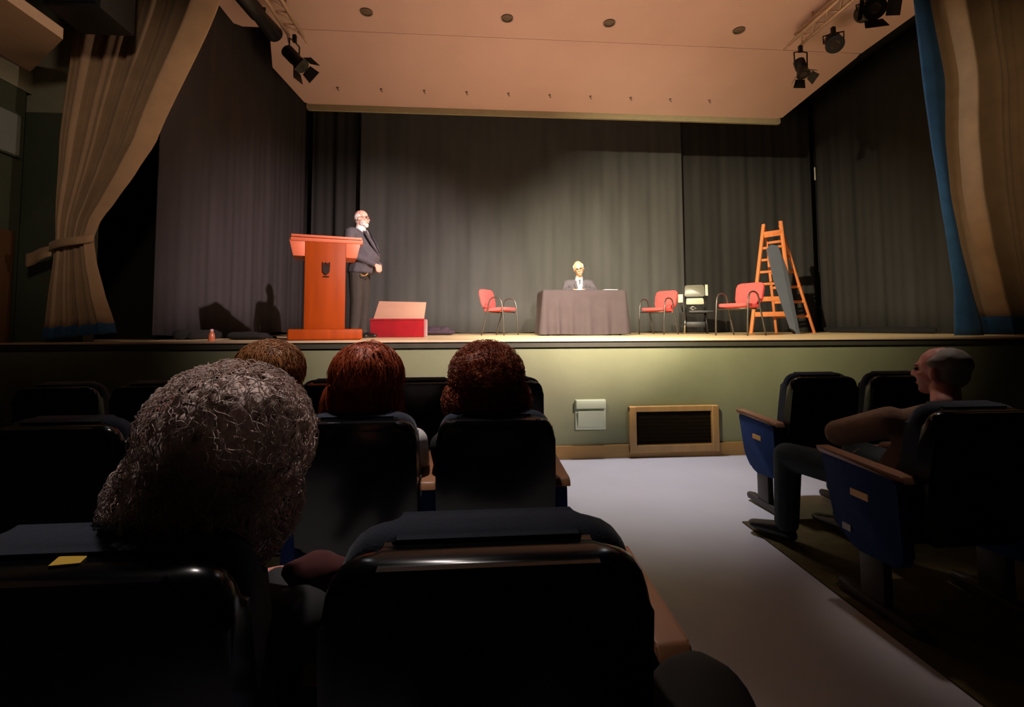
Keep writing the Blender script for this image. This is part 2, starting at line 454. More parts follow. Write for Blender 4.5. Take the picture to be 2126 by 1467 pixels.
# stage plaster ceiling: flat slab plus a tilted rear board with cut corners
b = MB()
b.prism([(-3.40, 5.12, 5.6), (6.08, 5.12, 5.6), (6.10, 6.93, 5.6), (-3.30, 6.93, 5.6), (-3.39, 6.86, 5.6)], (0, 0, 0.12))
sl = structure(b.build('ceiling_stage', 'plaster'), 'flat plaster stage ceiling with round downlights')
def panel_z(y): return 5.6 - (y - 6.9) * 0.33 / 1.7
outl = [(-2.93, 6.93), (-3.20, 7.72), (-2.99, 8.56), (-2.92, 8.60), (5.78, 8.60), (5.87, 8.56), (6.09, 7.02), (6.08, 6.93)]
b = MB(); b.prism([(x, y, panel_z(y)) for x, y in outl], (0, 0.02, 0.1))
sp = structure(b.build('ceiling_board', 'plaster'), 'tilted plaster board with cut corners at the rear of the stage ceiling')
b = MB(); b.prism(rounded([(-2.95, 5.17), (5.84, 5.17), (5.84, 5.28), (-2.95, 5.28)], 0.03) and
                  [(x, 8.60, z) for x, z in rounded([(-2.97, 5.165), (5.86, 5.165), (5.86, 5.28), (-2.97, 5.28)], [0.05, 0.05, 0.01, 0.01])], (0, 0.05, 0))
b.build('edge_rim', 'plaster_rim', sp)
for i, (x, y) in enumerate(((-1.464, 6.47), (0.457, 6.463), (1.907, 6.464), (3.834, 6.49))):
    t = thing('downlight', ('unlit round downlight in the stage ceiling, nearest the %s' % ('tied-back curtain', 'blue-edged curtain')[i == 3]) if i in (0, 3) else
              ('unlit round downlight in the stage ceiling, second from the tied-back curtain', 'unlit round downlight in the stage ceiling, second from the blue-edged curtain')[i - 1],
              'ceiling light', (x, y, 5.6), 0, 'downlights in the stage ceiling')
    MB().lathe([(0.085, 0.0), (0.085, -0.018), (0.066, -0.02), (0.064, -0.004)], n=24).build('trim_ring', 'fitting', t, 'auto')
    MB().lathe([(0.062, -0.006), (0.05, -0.012), (0.02, -0.014)], n=20).build('lens', 'lens', t, 'auto')
ords = ['first', 'second', 'third', 'fourth', 'fifth', 'sixth', 'seventh', 'eighth', 'ninth', 'last']
for i in range(10):
    x = -2.304 + i * 0.724
    t = thing('ceiling_hook', 'small dark hook under the tilted ceiling board, %s from the tied-back curtain' % ords[i], 'hook', (x, 8.14, panel_z(8.14)), 0, 'hooks under the ceiling board')
    MB().lathe([(0.022, 0.0), (0.022, -0.01), (0.009, -0.014), (0.008, -0.03)], n=12).build('plate', 'fitting', t, 'auto')
    MB().tube([(0, 0, -0.025), (0.004, 0, -0.045), (0.018, 0, -0.055), (0.026, 0, -0.042)], 0.006, 6).build('hook', 'fitting', t, True)

# ------------------------------------------------------------------ drapes
def sheet(name, fn, nu, nv, m, parent=None, thick=0.012):
    """cloth sheet from fn(t, k) -> point, solid with thickness"""
    V = [fn(i / nu, k / nv) for k in range(nv + 1) for i in range(nu + 1)]
    F = [(k * (nu + 1) + i, k * (nu + 1) + i + 1, (k + 1) * (nu + 1) + i + 1, (k + 1) * (nu + 1) + i) for k in range(nv) for i in range(nu)]
    o = pydata(name, V, F, m, parent, True)
    md = o.modifiers.new('thickness', 'SOLIDIFY'); md.thickness = thick; md.offset = 0
    return o

def pleat(s, seed=0.0):
    return 0.55 * math.sin(s * 5.2 + seed) + 0.3 * math.sin(s * 11.3 + 1.3 * seed + 1) + 0.25 * math.sin(s * 17.9 + 2.1 + seed)

def drape(name, label, p0, p1, z0, z1, amp, seed, nu, group=None, m='drape'):
    p0 = Vector((p0[0], p0[1], 0)); p1 = Vector((p1[0], p1[1], 0)); d = p1 - p0; L = d.length; d.normalize(); n = Vector((d.y, -d.x, 0))
    def fn(t, k):
        s = t * L
        a = amp * (0.55 + 0.45 * (1 - k))
        p = p0 + d * s + n * (pleat(s * 1.6, seed) * a)
        return (p.x, p.y, z0 + (z1 - z0) * k + (0.008 * math.sin(s * 7 + seed) if k == 0 else 0))
    o = sheet(name, fn, nu, 10, m)
    return tag(o, label, 'curtain', group)

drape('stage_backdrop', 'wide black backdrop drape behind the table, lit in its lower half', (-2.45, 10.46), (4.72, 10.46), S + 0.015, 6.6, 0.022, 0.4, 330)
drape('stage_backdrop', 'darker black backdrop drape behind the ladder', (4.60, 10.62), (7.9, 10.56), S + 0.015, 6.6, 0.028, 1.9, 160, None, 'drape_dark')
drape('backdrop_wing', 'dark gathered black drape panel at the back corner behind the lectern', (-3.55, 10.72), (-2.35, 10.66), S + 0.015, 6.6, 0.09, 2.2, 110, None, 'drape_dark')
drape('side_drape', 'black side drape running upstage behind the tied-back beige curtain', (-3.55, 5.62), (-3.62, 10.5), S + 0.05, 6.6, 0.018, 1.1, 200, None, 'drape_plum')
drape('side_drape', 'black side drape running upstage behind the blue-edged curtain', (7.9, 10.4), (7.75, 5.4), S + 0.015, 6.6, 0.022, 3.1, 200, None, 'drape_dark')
# white strip added in place of a sliver of light at the far corner
t = thing('light_sliver', 'short pale vertical strip standing in for light at the far corner beside the ladder', 'strip', (7.80, 10.30, 4.64))
MB().box((0, 0, 0.15), (0.02, 0.02, 0.30), bev=0.004).build('strip', 'paper', t)
MB().tube([(0, 0, 0.28), (0, 0, 2.0)], 0.006, 6).build('cord', 'rig_black', t)
# dark flat in the wings
t = thing('wing_flat', 'tall black scenery flat standing in the dark wing behind the tied-back curtain', 'scenery flat', (-4.2, 6.5, S))
MB().box((0, 0, 1.0), (0.92, 0.03, 2.0), bev=0.004).build('board', 'black_cloth', t)
for x in (-0.3, 0.3): MB().box((x, 0.25, 0.02), (0.05, 0.5, 0.04)).build('foot', 'rig_black', t)
for x in (-0.3, 0.3): MB().tube([(x, 0.46, 0.03), (x, 0.02, 1.3)], 0.015, 6).build('brace', 'rig_black', t)

def interp(tab, z):
    if z <= tab[0][0]: return tab[0][1:]
    for a, c in zip(tab, tab[1:]):
        if z <= c[0]:
            q = (z - a[0]) / (c[0] - a[0]); q = q * 0.8 + q * q * (3 - 2 * q) * 0.2
            return tuple(u + (v - u) * q for u, v in zip(a[1:], c[1:]))
    return tab[-1][1:]

# beige tied-back curtain
tabL = [(1.18, -4.13, -3.46), (1.35, -4.11, -3.50), (1.65, -4.09, -3.60), (1.95, -4.06, -3.68), (2.18, -4.05, -3.715), (2.36, -4.06, -3.66), (2.56, -4.065, -3.53), (2.85, -4.06, -3.36),
        (3.17, -4.06, -3.19), (4.6, -3.95, -2.64), (6.3, -3.82, -2.05)]
tl = thing('stage_curtain', 'beige stage curtain gathered in a tieback with a dark blue hem', 'curtain', (-3.8, 4.95, S))
def curtL(z, t):
    l, r = interp(tabL, z); wd = r - l
    am = 0.016 + 0.022 * min(1, wd / 1.2) if z > 2.1 else 0.012 + 0.016 * min(1, (2.1 - z) / 0.8)
    ph = t * 2 * PI * 5.0
    fold = math.sin(ph) * 0.8 + 0.35 * math.sin(ph * 2.3 + 1)
    lead = min(1.0, max(0.0, (t - 0.86) / 0.14)); gr = math.exp(-((t - 0.835) / 0.02) ** 2); on = 1.0 if t > 0.85 else 0.0
    k = min(1.0, wd)
    y = 4.95 + am * fold * (1 - on) + on * k * (-0.09 + 0.15 * lead - 0.02 * math.sin(lead * PI)) + 0.07 * gr * k
    return (l + wd * t + 0.008 * math.cos(ph) + 3.8, y - 4.95, z - S)
HEM = lambda t: 1.31 + 0.05 * t + 0.008 * math.sin(t * 31)
sheet('cloth', lambda t, k: curtL(HEM(t) + (6.3 - HEM(t)) * k, t), 130, 60, 'beige', tl)
sheet('hem', lambda t, k: curtL(1.20 + 0.06 * t + (HEM(t) - 1.20 - 0.06 * t) * k, t), 130, 4, 'blue_hem', tl)
def band(t, k):
    a = -0.15 + (PI + 0.3) * t
    cx, rx = -3.885, 0.185
    return (cx - rx * math.cos(a) + 3.8, -0.085 * math.sin(a), 2.02 + 0.13 * t + 0.075 * k - S)
tb = sheet('tieback', band, 30, 3, 'beige', tl, 0.016)
sheet('tieback_tail', lambda t, k: (-4.29 + 0.24 * t + 3.8, 0.0 - 0.03 * t + 0.012 * math.sin(t * 7), 1.89 + 0.11 * t + (0.13 - 0.03 * t) * k - S), 10, 4, 'beige', tb, 0.014)

# blue-edged beige curtain
tabR = [(1.18, 5.36, 5.66), (1.40, 5.37, 5.62), (1.66, 5.385, 5.55), (2.24, 5.33, 5.43), (2.78, 5.27, 5.35), (3.4, 5.20, 5.325), (4.1, 5.14, 5.365), (5.03, 5.08, 5.23), (6.3, 4.98, 5.05)]
tr = thing('stage_curtain', 'beige stage curtain hanging straight with a bright blue leading edge', 'curtain', (5.9, 4.95, S))
def curtR(z, t):
    l = interp(tabR, z)[1]; r = 6.9 + 0.03 * (z - 3)
    ph = t * 2 * PI * 4.2 + 1.4
    y = 0.075 * math.sin(ph) + 0.03 * math.sin(ph * 2.4) - 0.03 * math.sin(1.4)
    return (l + (r - l) * t - 5.9, 1.5 * y * min(1, t * 8), z - S)
sheet('cloth', lambda t, k: curtR(1.40 - 0.01 * t + 4.9 * k, t), 120, 50, 'beige', tr)
sheet('hem', lambda t, k: curtR(1.20 + 0.2 * k - 0.01 * t * k, t), 120, 4, 'blue_hem', tr)
def lining(t, k):
    z = 1.19 + 5.1 * k; a, c = interp(tabR, z)
    return (a + (c - a) * t - 5.9, 0.05 * (1 - t) - 0.02 * math.sin(t * PI) , z - S)
sheet('lining', lining, 10, 50, 'blue_hem', tr)

# ================================================================== ON THE STAGE
# lectern
t = thing('lectern', 'tall orange wooden lectern with winged top and dark emblem at the stage edge', 'lectern', (-1.65, 5.53, S), math.radians(17))
MB().box((0.0, 0.02, 0.062), (0.75, 0.54, 0.115), bev=0.018, seg=3).build('base', 'orange_wood', t, 'auto')
MB().box((-0.015, 0, 0.60), (0.415, 0.40, 0.965), bev=0.006).build('column', 'orange_wood', t, 'auto')
for s in (-1, 1):
    x0 = -0.015 + s * 0.208; x1 = x0 + s * 0.155; x2 = x0 + s * 0.115
    MB().prism([(x0, -0.2, 1.075), (x1, -0.2, 1.075), (x2, -0.2, 0.90), (x0, -0.2, 0.90)], (0, 0.40, 0), 0.004).build('side_wing', 'pink_wood', t, 'auto')
MB().box((0.0, 0.03, 1.10), (0.74, 0.48, 0.055), rot=(math.radians(4), 0, 0), bev=0.012, seg=3).build('desk_top', 'pink_wood', t, 'auto')
MB().box((0.0, -0.215, 1.115), (0.72, 0.02, 0.028), bev=0.005).build('book_stop', 'pink_wood', t, 'auto')
em = MB()
em.prism([(x, -0.204, z) for x, z in rounded([(-0.045, 0.80), (0.03, 0.80), (0.03, 0.735), (-0.007, 0.70), (-0.045, 0.735)], [0.008, 0.008, 0.02, 0.01, 0.02])], (0, -0.008, 0), 0.002)
emo = em.build('emblem', 'emblem', t)
em = MB()
for k in range(5): em.box((-0.042 + k * 0.0172, -0.208, 0.822 + (0.008 if k % 2 == 0 else 0)), (0.009, 0.006, 0.026))
em.box((-0.0075, -0.208, 0.806), (0.085, 0.006, 0.01)); em.build('crown', 'emblem', emo)
em = MB(); em.box((-0.0075, -0.208, 0.687), (0.06, 0.006, 0.01)); em.build('scroll', 'emblem', emo)

def suit_head_extras(par, c, s, m_hair, bald=True, beard=True, glasses=True, mt=Matrix.Identity(4)):
    x, y, z = c
    E_ = lambda a, b_, d, r: ell((x + a * s, y + b_ * s, z + d * s), tuple(q * s for q in r))
    if bald:
        hp = [E_(-0.055, 0, 0.005, (0.062, 0.074, 0.062)), E_(-0.03, 0.066, 0.012, (0.05, 0.017, 0.05)), E_(-0.03, -0.066, 0.012, (0.05, 0.017, 0.05)), E_(-0.045, 0, -0.04, (0.05, 0.06, 0.035))]
    else:
        hp = [E_(-0.026, 0, 0.055, (0.098, 0.082, 0.073)), E_(-0.05, 0, 0.0, (0.066, 0.078, 0.08)), E_(0.0, 0.066, 0.03, (0.05, 0.02, 0.04)), E_(0.0, -0.066, 0.03, (0.05, 0.02, 0.04))]
    fused('hair', xform(hp, mt), 0.007, m_hair, par, 3)
    if beard:
        bp = [E_(0.06, 0, -0.095, (0.036, 0.038, 0.034)), E_(0.03, 0.05, -0.07, (0.045, 0.015, 0.04)), E_(0.03, -0.05, -0.07, (0.045, 0.015, 0.04)),
              cap((x + 0.092 * s, y - 0.022 * s, z - 0.05 * s), 0.008 * s, (x + 0.096 * s, y, z - 0.044 * s), 0.009 * s), cap((x + 0.092 * s, y + 0.022 * s, z - 0.05 * s), 0.008 * s, (x + 0.096 * s, y, z - 0.044 * s), 0.009 * s)]
        fused('beard', xform(bp, mt), 0.006, m_hair, par, 2)
    else:
        mb = MB(); mb.ell((x + 0.086 * s, y, z - 0.064 * s), (0.006 * s, 0.022 * s, 0.005 * s)); mb.build('lips', 'lips', par, True, mt)
    for q in (-1, 1):
        mb = MB(); mb.ell((x + 0.080 * s, y + q * 0.03 * s, z + 0.004 * s), (0.009 * s, 0.012 * s, 0.008 * s)); mb.build('eye', 'eye', par, True, mt)
    if glasses:
        mb = MB()
        for q in (-1, 1):
            mb.tube([(x + 0.104 * s, y + (q * 0.033 + 0.026 * math.cos(a)) * s, z + (0.002 + 0.019 * math.sin(a)) * s) for a in [2 * PI * k / 16 for k in range(16)]], 0.0028 * s, 6, True)
            mb.tube([(x + 0.103 * s, y + q * 0.058 * s, z + 0.012 * s), (x + 0.05 * s, y + q * 0.078 * s, z + 0.012 * s), (x - 0.01 * s, y + q * 0.082 * s, z + 0.006 * s)], 0.0028 * s, 6)
        mb.tube([(x + 0.106 * s, y - 0.008 * s, z + 0.006 * s), (x + 0.109 * s, y, z + 0.01 * s), (x + 0.106 * s, y + 0.008 * s, z + 0.006 * s)], 0.0028 * s, 6)
        mb.build('glasses', 'glass_frame', par, True, mt)

# standing man beside the lectern (faces local +X)
t = thing('person', 'standing person in dark suit with white beard and glasses, hands clasped, beside the lectern', 'person', (-1.495, 6.42, S), math.radians(-14), None, 1.0)
hp = head_prims((0.02, 0, 1.565), 0.98)
body = hp + [cap((-0.02, 0, 1.38), 0.058, (0.0, 0, 1.49), 0.056), hull(ell((-0.01, 0, 1.27), (0.11, 0.16, 0.14)), ell((0.05, 0, 1.05), (0.13, 0.15, 0.12))),
             ell((0.0, 0, 0.92), (0.13, 0.15, 0.10))]
for s in (-1, 1):
    body += [cap((-0.02, s * 0.11, 1.345), 0.045, (-0.03, s * 0.19, 1.325), 0.045), cap((-0.03, s * 0.205, 1.32), 0.044, (-0.02, s * 0.265, 1.08), 0.038),
             cap((-0.02, s * 0.265, 1.08), 0.037, (0.24, s * 0.085, 0.945), 0.026), cap((0, s * 0.085, 0.88), 0.08, (0.0, s * 0.09, 0.48), 0.052), cap((0, s * 0.09, 0.48), 0.05, (-0.02, s * 0.095, 0.1), 0.04),
             cap((-0.02, s * 0.095, 0.05), 0.035, (0.11, s * 0.11, 0.035), 0.028)]
body += hand((0.245, -0.075, 0.94), (0.42, 0.8, -0.35), (0.9, -0.35, 0.25), 0.55, 1.0, 1)
body += hand((0.245, 0.085, 0.93), (0.45, -0.8, -0.3), (0.9, 0.35, 0.1), 0.45, 1.0, -1)
fused('body', body, 0.0065, 'skin_rose', t, 2)
jk = [hull(ell((-0.015, 0, 1.30), (0.125, 0.185, 0.09)), ell((0.0, 0, 1.2), (0.14, 0.19, 0.1)), ell((0.075, 0, 1.05), (0.195, 0.19, 0.13))),
      hull(ell((0.075, 0, 1.05), (0.195, 0.19, 0.13)), ell((0.02, 0, 0.85), (0.175, 0.20, 0.04))), hull(ell((-0.035, 0, 1.40), (0.05, 0.07, 0.03)), ell((-0.03, 0.17, 1.355), (0.085, 0.075, 0.07)), ell((-0.03, -0.17, 1.355), (0.085, 0.075, 0.07)), ell((-0.015, 0, 1.28), (0.12, 0.17, 0.05)))]
for s in (-1, 1):
    jk += [cap((-0.03, s * 0.205, 1.335), 0.077, (-0.025, s * 0.275, 1.08), 0.056), cap((-0.025, s * 0.275, 1.08), 0.056, (0.225, s * 0.10, 0.955), 0.044)]
J = fused('jacket', jk, 0.011, 'suit', t, 4)
mb = MB()
for s in (-1, 1):
    mb.prism([(0.095, s * 0.045, 1.40), (0.118, s * 0.10, 1.34), (0.20, s * 0.085, 1.20), (0.268, s * 0.012, 1.07), (0.20, s * 0.025, 1.22)], (0.014, 0, 0.004))
mb.build('lapel', 'suit', J)
mb = MB(); mb.lathe([(0.066, -0.03), (0.070, 0.0), (0.064, 0.045), (0.061, 0.045)], (0.0, 0, 1.425), 24, (0.25, 0, 1))
mb.prism([(0.085, -0.06, 1.41), (0.085, 0.06, 1.41), (0.175, 0.03, 1.25), (0.245, 0.0, 1.12), (0.175, -0.03, 1.25)], (0.012, 0, 0))
mb.build('shirt', 'shirt', t, 'auto')
mb = MB(); mb.prism([(0.100, -0.018, 1.42), (0.100, 0.018, 1.42), (0.125, 0.012, 1.385), (0.205, 0.022, 1.22), (0.262, 0, 1.10), (0.205, -0.022, 1.22), (0.125, -0.012, 1.385)], (0.014, 0, 0)); mb.build('tie', 'tie', t)
tp = [hull(ell((0.02, 0, 0.90), (0.13, 0.17, 0.06)), ell((0.0, 0.07, 0.80), (0.1, 0.1, 0.06)), ell((0.0, -0.07, 0.80), (0.1, 0.1, 0.06)))]
for s in (-1, 1): tp += [cap((0, s * 0.09, 0.82), 0.10, (0.01, s * 0.10, 0.47), 0.078), cap((0.01, s * 0.10, 0.47), 0.078, (-0.01, s * 0.105, 0.10), 0.064), ell((0.0, s * 0.105, 0.075), (0.075, 0.062, 0.025))]
fused('trousers', tp, 0.011, 'trousers', t, 4)
for s in (-1, 1):
    fused('shoe', [hull(ell((-0.03, s * 0.105, 0.035), (0.055, 0.04, 0.033)), ell((0.14, s * 0.125, 0.027), (0.06, 0.045, 0.026)), ell((-0.02, s * 0.105, 0.07), (0.05, 0.04, 0.03)))], 0.008, 'shoe', t, 2)
suit_head_extras(t, (0.02, 0, 1.565), 0.98, 'white_hair', True, True, True)
MB().tube([(0.10, -0.17, 0.815), (0.13, -0.165, 0.79), (0.165, -0.15, 0.80), (0.18, -0.13, 0.825)], 0.006, 6).build('key_chain', 'brass', t, True)

# red box and pale board
t = thing('red_platform', 'red velvet covered low platform between the standing person and the chairs', 'platform', (-1.035, 6.85, S))
MB().box((0, 0, 0.125), (0.72, 0.50, 0.25), bev=0.012, seg=3).build('cover', 'red_velvet', t, 'auto')
MB().box((0, -0.252, 0.238), (0.725, 0.012, 0.022), bev=0.004).build('piping', 'red_velvet', t)
t = thing('pale_board', 'pale board standing tilted on the red velvet platform', 'board', (-1.03, 6.78, S + 0.255))
MB().prism([(-0.355, 0, 0.0), (0.335, 0, 0.0), (0.355, 0.10, 0.235), (-0.30, 0.10, 0.25)], (0, 0.03, -0.008), 0.004).build('panel', 'pale_board', t)
MB().box((0.0, 0.13, 0.10), (0.5, 0.03, 0.19), bev=0.004).build('brace', 'pale_board', t)

def lump(name, label, cat, loc, m, blobs, rz=0):
    o = fused(name, blobs, 0.012, m, None, 5); o.location = loc; o.rotation_euler = (0, 0, rz)
    return tag(o, label, cat)
lump('cloth_bundle', 'dark mauve folded cloth bundle on the floor beside the red platform', 'cloth', (-0.62, 8.4, S), 'mauve_cloth',
     [hull(ell((-0.18, 0, 0.05), (0.1, 0.14, 0.05)), ell((0.2, 0, 0.05), (0.1, 0.14, 0.05))), ell((-0.05, 0.02, 0.10), (0.16, 0.11, 0.06)), ell((0.12, -0.02, 0.09), (0.10, 0.09, 0.07))])
lump('black_bag', 'flat black bag lying on the stage between the bottle and the lectern', 'bag', (-2.55, 5.75, S), 'black_cloth',
     [hull(ell((-0.18, 0, 0.045), (0.06, 0.15, 0.045)), ell((0.13, 0, 0.04), (0.10, 0.14, 0.04))), ell((-0.02, 0, 0.06), (0.14, 0.1, 0.035)), cap((0.18, -0.05, 0.03), 0.03, (0.30, -0.06, 0.022), 0.02)])
lump('black_cloth_roll', 'long black cloth roll along the foot of the drape by the bottle', 'cloth', (-3.35, 6.4, S), 'black_cloth',
     [cap((-0.02, -0.6, 0.06), 0.06, (0.0, 0.7, 0.055), 0.055), cap((0.07, -0.5, 0.045), 0.045, (0.08, 0.5, 0.045), 0.045)])
lump('black_cloth_roll', 'long black cloth roll along the foot of the drape beyond the ladder', 'cloth', (7.35, 8.4, S), 'black_cloth',
     [cap((0.12, 1.3, 0.06), 0.055, (0.0, -1.2, 0.06), 0.06), cap((-0.1, 0.9, 0.04), 0.04, (-0.05, -0.9, 0.045), 0.045)])
t = thing('bottle', 'small orange plastic bottle standing at the stage edge', 'bottle', (-2.72, 5.25, S))
MB().lathe([(0.028, 0), (0.031, 0.004), (0.031, 0.055), (0.028, 0.062), (0.027, 0.075), (0.014, 0.095), (0.012, 0.10)], n=20).build('bottle_body', 'bottle', t, 'auto')
MB().lathe([(0.016, 0.098), (0.0165, 0.12), (0.012, 0.124)], n=16).build('cap', 'cap', t, 'auto')

# table, cloth, seated person
TX0, TX1, TY0, TY1, TH = 1.06, 2.36, 7.32, 8.02, 0.70
t = thing('table', 'folding table hidden under a dark grey floor-length cloth', 'table', ((TX0 + TX1) / 2, (TY0 + TY1) / 2, S))
hw, hd = (TX1 - TX0) / 2, (TY1 - TY0) / 2
MB().box((0, 0, TH - 0.02), (2 * hw - 0.02, 2 * hd - 0.02, 0.03), bev=0.006).build('tabletop', 'table_metal', t)
for sx in (-1, 1):
    for sy in (-1, 1): MB().tube([(sx * (hw - 0.08), sy * (hd - 0.08), 0.0), (sx * (hw - 0.08), sy * (hd - 0.08), TH - 0.03)], 0.016, 8).build('leg', 'table_metal', t, True)
def cloth_obj():
    per = []; N = 240
    corners = [(-hw, -hd), (hw, -hd), (hw, hd), (-hw, hd)]
    pts = rounded(corners, 0.03, 4)
    loop = []
    L = 0
    for i in range(len(pts)):
        a = Vector(pts[i]); c_ = Vector(pts[(i + 1) % len(pts)]); loop.append((L, a, c_)); L += (c_ - a).length
    def at(s):
        s %= L
        for q in reversed(loop):
            if s >= q[0]:
                d = (q[2] - q[1]); l = d.length; p = q[1] + d * ((s - q[0]) / l if l else 0); n = Vector((d.y, -d.x)).normalized(); return p, n
    V = []; F = []; rows = 14
    V.append((0, 0, TH + 0.004))
    for r in range(2):
        for i in range(N):
            p, n = at(L * i / N); k = (0.6, 1.0)[r]; V.append((p.x * k, p.y * k, TH + 0.004))
    for r in range(1, rows + 1):
        q = r / rows
        for i in range(N):
            s = L * i / N; p, n = at(s)
            # fold strength: strong toward the corners and in a few pleats
            cx = min(abs(p.x - hw), abs(p.x + hw)); cy = min(abs(p.y - hd), abs(p.y + hd))
            corner = math.exp(-((max(cx, cy)) / 0.16) ** 2)
            f = 0.5 + 0.5 * math.sin(s * 26 + 1.6 * math.sin(s * 3.1) + 0.8)
            f2 = 0.5 + 0.5 * math.sin(s * 33 + 2 * math.sin(s * 2.3))
            out = 0.006 + q * (0.006 + 0.052 * f ** 2 + 0.012 * f2) + corner * q * 0.022
            sway = 0.012 * q * math.sin(s * 9)
            tt = Vector((-n.y, n.x))
            P = p + n * out + tt * sway
            z = (TH + 0.004) * (1 - q) + (0.010 + 0.012 * (0.5 + 0.5 * math.sin(s * 6.3))) * q
            V.append((P.x, P.y, z))
    for i in range(N): F.append((0, 1 + i, 1 + (i + 1) % N))
    for r in range(rows + 1):
        o0 = 1 + r * N
        for i in range(N): F.append((o0 + i, o0 + N + i, o0 + N + (i + 1) % N, o0 + (i + 1) % N))
    o = pydata('tablecloth', V, F, 'tablecloth', None, True)
    o.location = ((TX0 + TX1) / 2, (TY0 + TY1) / 2, S)
    return tag(o, 'dark grey floor-length cloth draped over the table on stage', 'tablecloth')
cloth_obj()

# armchairs with tube side frames (face local +X)
def armchair(label, m_pad, m_tube, loc, rz, scale=1.0, group='red armchairs on the stage'):
    t = thing('armchair', label, 'chair', loc, math.radians(rz), group, scale)
    o = MB()
    out = rounded([(-0.21, -0.225), (0.23, -0.235), (0.23, 0.235), (-0.21, 0.225)], 0.07, 5)
    o.prism([(x, y, 0.415 + (0.02 if x > 0 else 0.0)) for x, y in out], (0, 0, 0.05), 0.015, 3); o.build('seat', m_pad, t, 'auto')
    o = MB(); out = rounded([(-0.215, 0.0), (0.215, 0.0), (0.23, 0.33), (-0.23, 0.33)], 0.075, 6)
    o.prism([(-0.235 - 0.24 * z - 0.10 * (0.16 - (z - 0.17) ** 2) * 0 + 0.18 * (yv ** 2), yv, 0.475 + z) for yv, z in out], (0.045, 0, 0.01), 0.012, 2); o.build('backrest', m_pad, t, 'auto')
    for s in (-1, 1):
        y = s * 0.265
        path = [(0.235, y, 0.0), (0.225, y, 0.25), (0.205, y, 0.48), (0.185, y, 0.58), (0.15, y, 0.635), (0.09, y, 0.655), (0.02, y, 0.65), (-0.035, y, 0.62), (-0.06, y, 0.56), (-0.09, y, 0.42), (-0.16, y, 0.18), (-0.21, y, 0.0)]
        MB().tube(path, 0.0125, 10).build('side_frame', m_tube, t, True)
    o = MB(); o.tube([(0.17, -0.265, 0.405), (0.17, 0.265, 0.405)], 0.011, 8); o.tube([(-0.10, -0.265, 0.405), (-0.10, 0.265, 0.405)], 0.011, 8)
    for s in (-1, 1): o.tube([(-0.08, s * 0.17, 0.405), (-0.20, s * 0.17, 0.44), (-0.275, s * 0.17, 0.60)], 0.010, 8)
    o.build('seat_support', m_tube, t, True)
    return t
c1 = armchair('red armchair facing the table from the lectern side', 'chair_red', 'chair_tube', (0.42, 8.0, S), -32, 0.94)
armchair('smaller red armchair between the table and the black chair', 'chair_red', 'chair_tube', (3.20, 8.15, S), 180 + 34, 0.94)
armchair('larger red armchair standing in front of the orange ladder', 'chair_red', 'chair_tube', (3.86, 6.72, S), 180 + 26, 0.95)
armchair('black armchair hidden behind the table under the seated person', 'black_plastic', 'chair_tube', (1.82, 8.55, S), -90, 0.98, 'dark chairs on the stage')

# black writing chair, seat tipped up, turned toward the table
t = thing('writing_chair', 'glossy black chair with tipped-up seat and pale legs beside the red armchairs', 'chair', (4.12, 8.7, S), math.radians(180 + 66), 'dark chairs on the stage')
out = rounded([(-0.18, 0.0), (0.18, 0.0), (0.17, 0.22), (-0.17, 0.22)], 0.03, 5)
MB().prism([(-0.20 - 0.22 * z + 0.3 * yv * yv, yv, 0.70 + z) for yv, z in out], (0.02, 0, 0.004), 0.006, 2).build('backrest', 'sheen_black', t, 'auto')
MB().prism([(-0.17, yv, 0.555 + z) for yv, z in rounded([(-0.155, 0.0), (0.165, 0.0), (0.15, 0.115), (-0.15, 0.115)], 0.02, 4)], (0.02, 0, -0.002), 0.005, 2).build('tipped_seat', 'sheen_pale', t, 'auto')
MB().box((0.02, -0.255, 0.66), (0.02, 0.09, 0.16), rot=(0, -0.1, -0.2), bev=0.006).build('writing_tablet', 'sheen_pale', t, 'auto')
MB().box((-0.22, 0.215, 0.82), (0.02, 0.05, 0.22), rot=(0, -0.2, 0), bev=0.006).build('side_plate', 'sheen_pale', t, 'auto')
o = MB(); o.box((0.06, 0.10, 0.40), (0.40, 0.44, 0.05), bev=0.015); o.build('under_seat_box', 'rig_black', t, 'auto')
for sx, sy in ((1, 1), (1, -1), (-1, 1), (-1, -1)):
    MB().tube([(sx * 0.13, sy * 0.17, 0.40), (sx * 0.19, sy * 0.20, 0.0)], 0.013, 8).build('leg', 'chrome' if sx > 0 and sy < 0 else 'rig_black', t, True)
o = MB()
for q in (-1, 1): o.tube([(-0.13, q * 0.16, 0.40), (-0.17, q * 0.16, 0.55), (-0.24, q * 0.16, 0.88)], 0.012, 8)
o.tube([(0.0, -0.22, 0.40), (0.02, -0.25, 0.62)], 0.011, 8); o.tube([(-0.14, 0.18, 0.40), (-0.21, 0.21, 0.75)], 0.011, 8)
o.build('back_frame', 'rig_black', t, True)
o = MB(); o.tube([(0.14, -0.10, 0.47), (0.15, -0.04, 0.50), (0.15, 0.02, 0.47), (0.14, -0.04, 0.44)], 0.011, 8, True); o.build('hinge_bracket', 'chrome', t, True)
MB().box((0, 0, 0.17), (0.30, 0.34, 0.11), bev=0.02).build('book_basket', 'rig_black', t, 'auto')

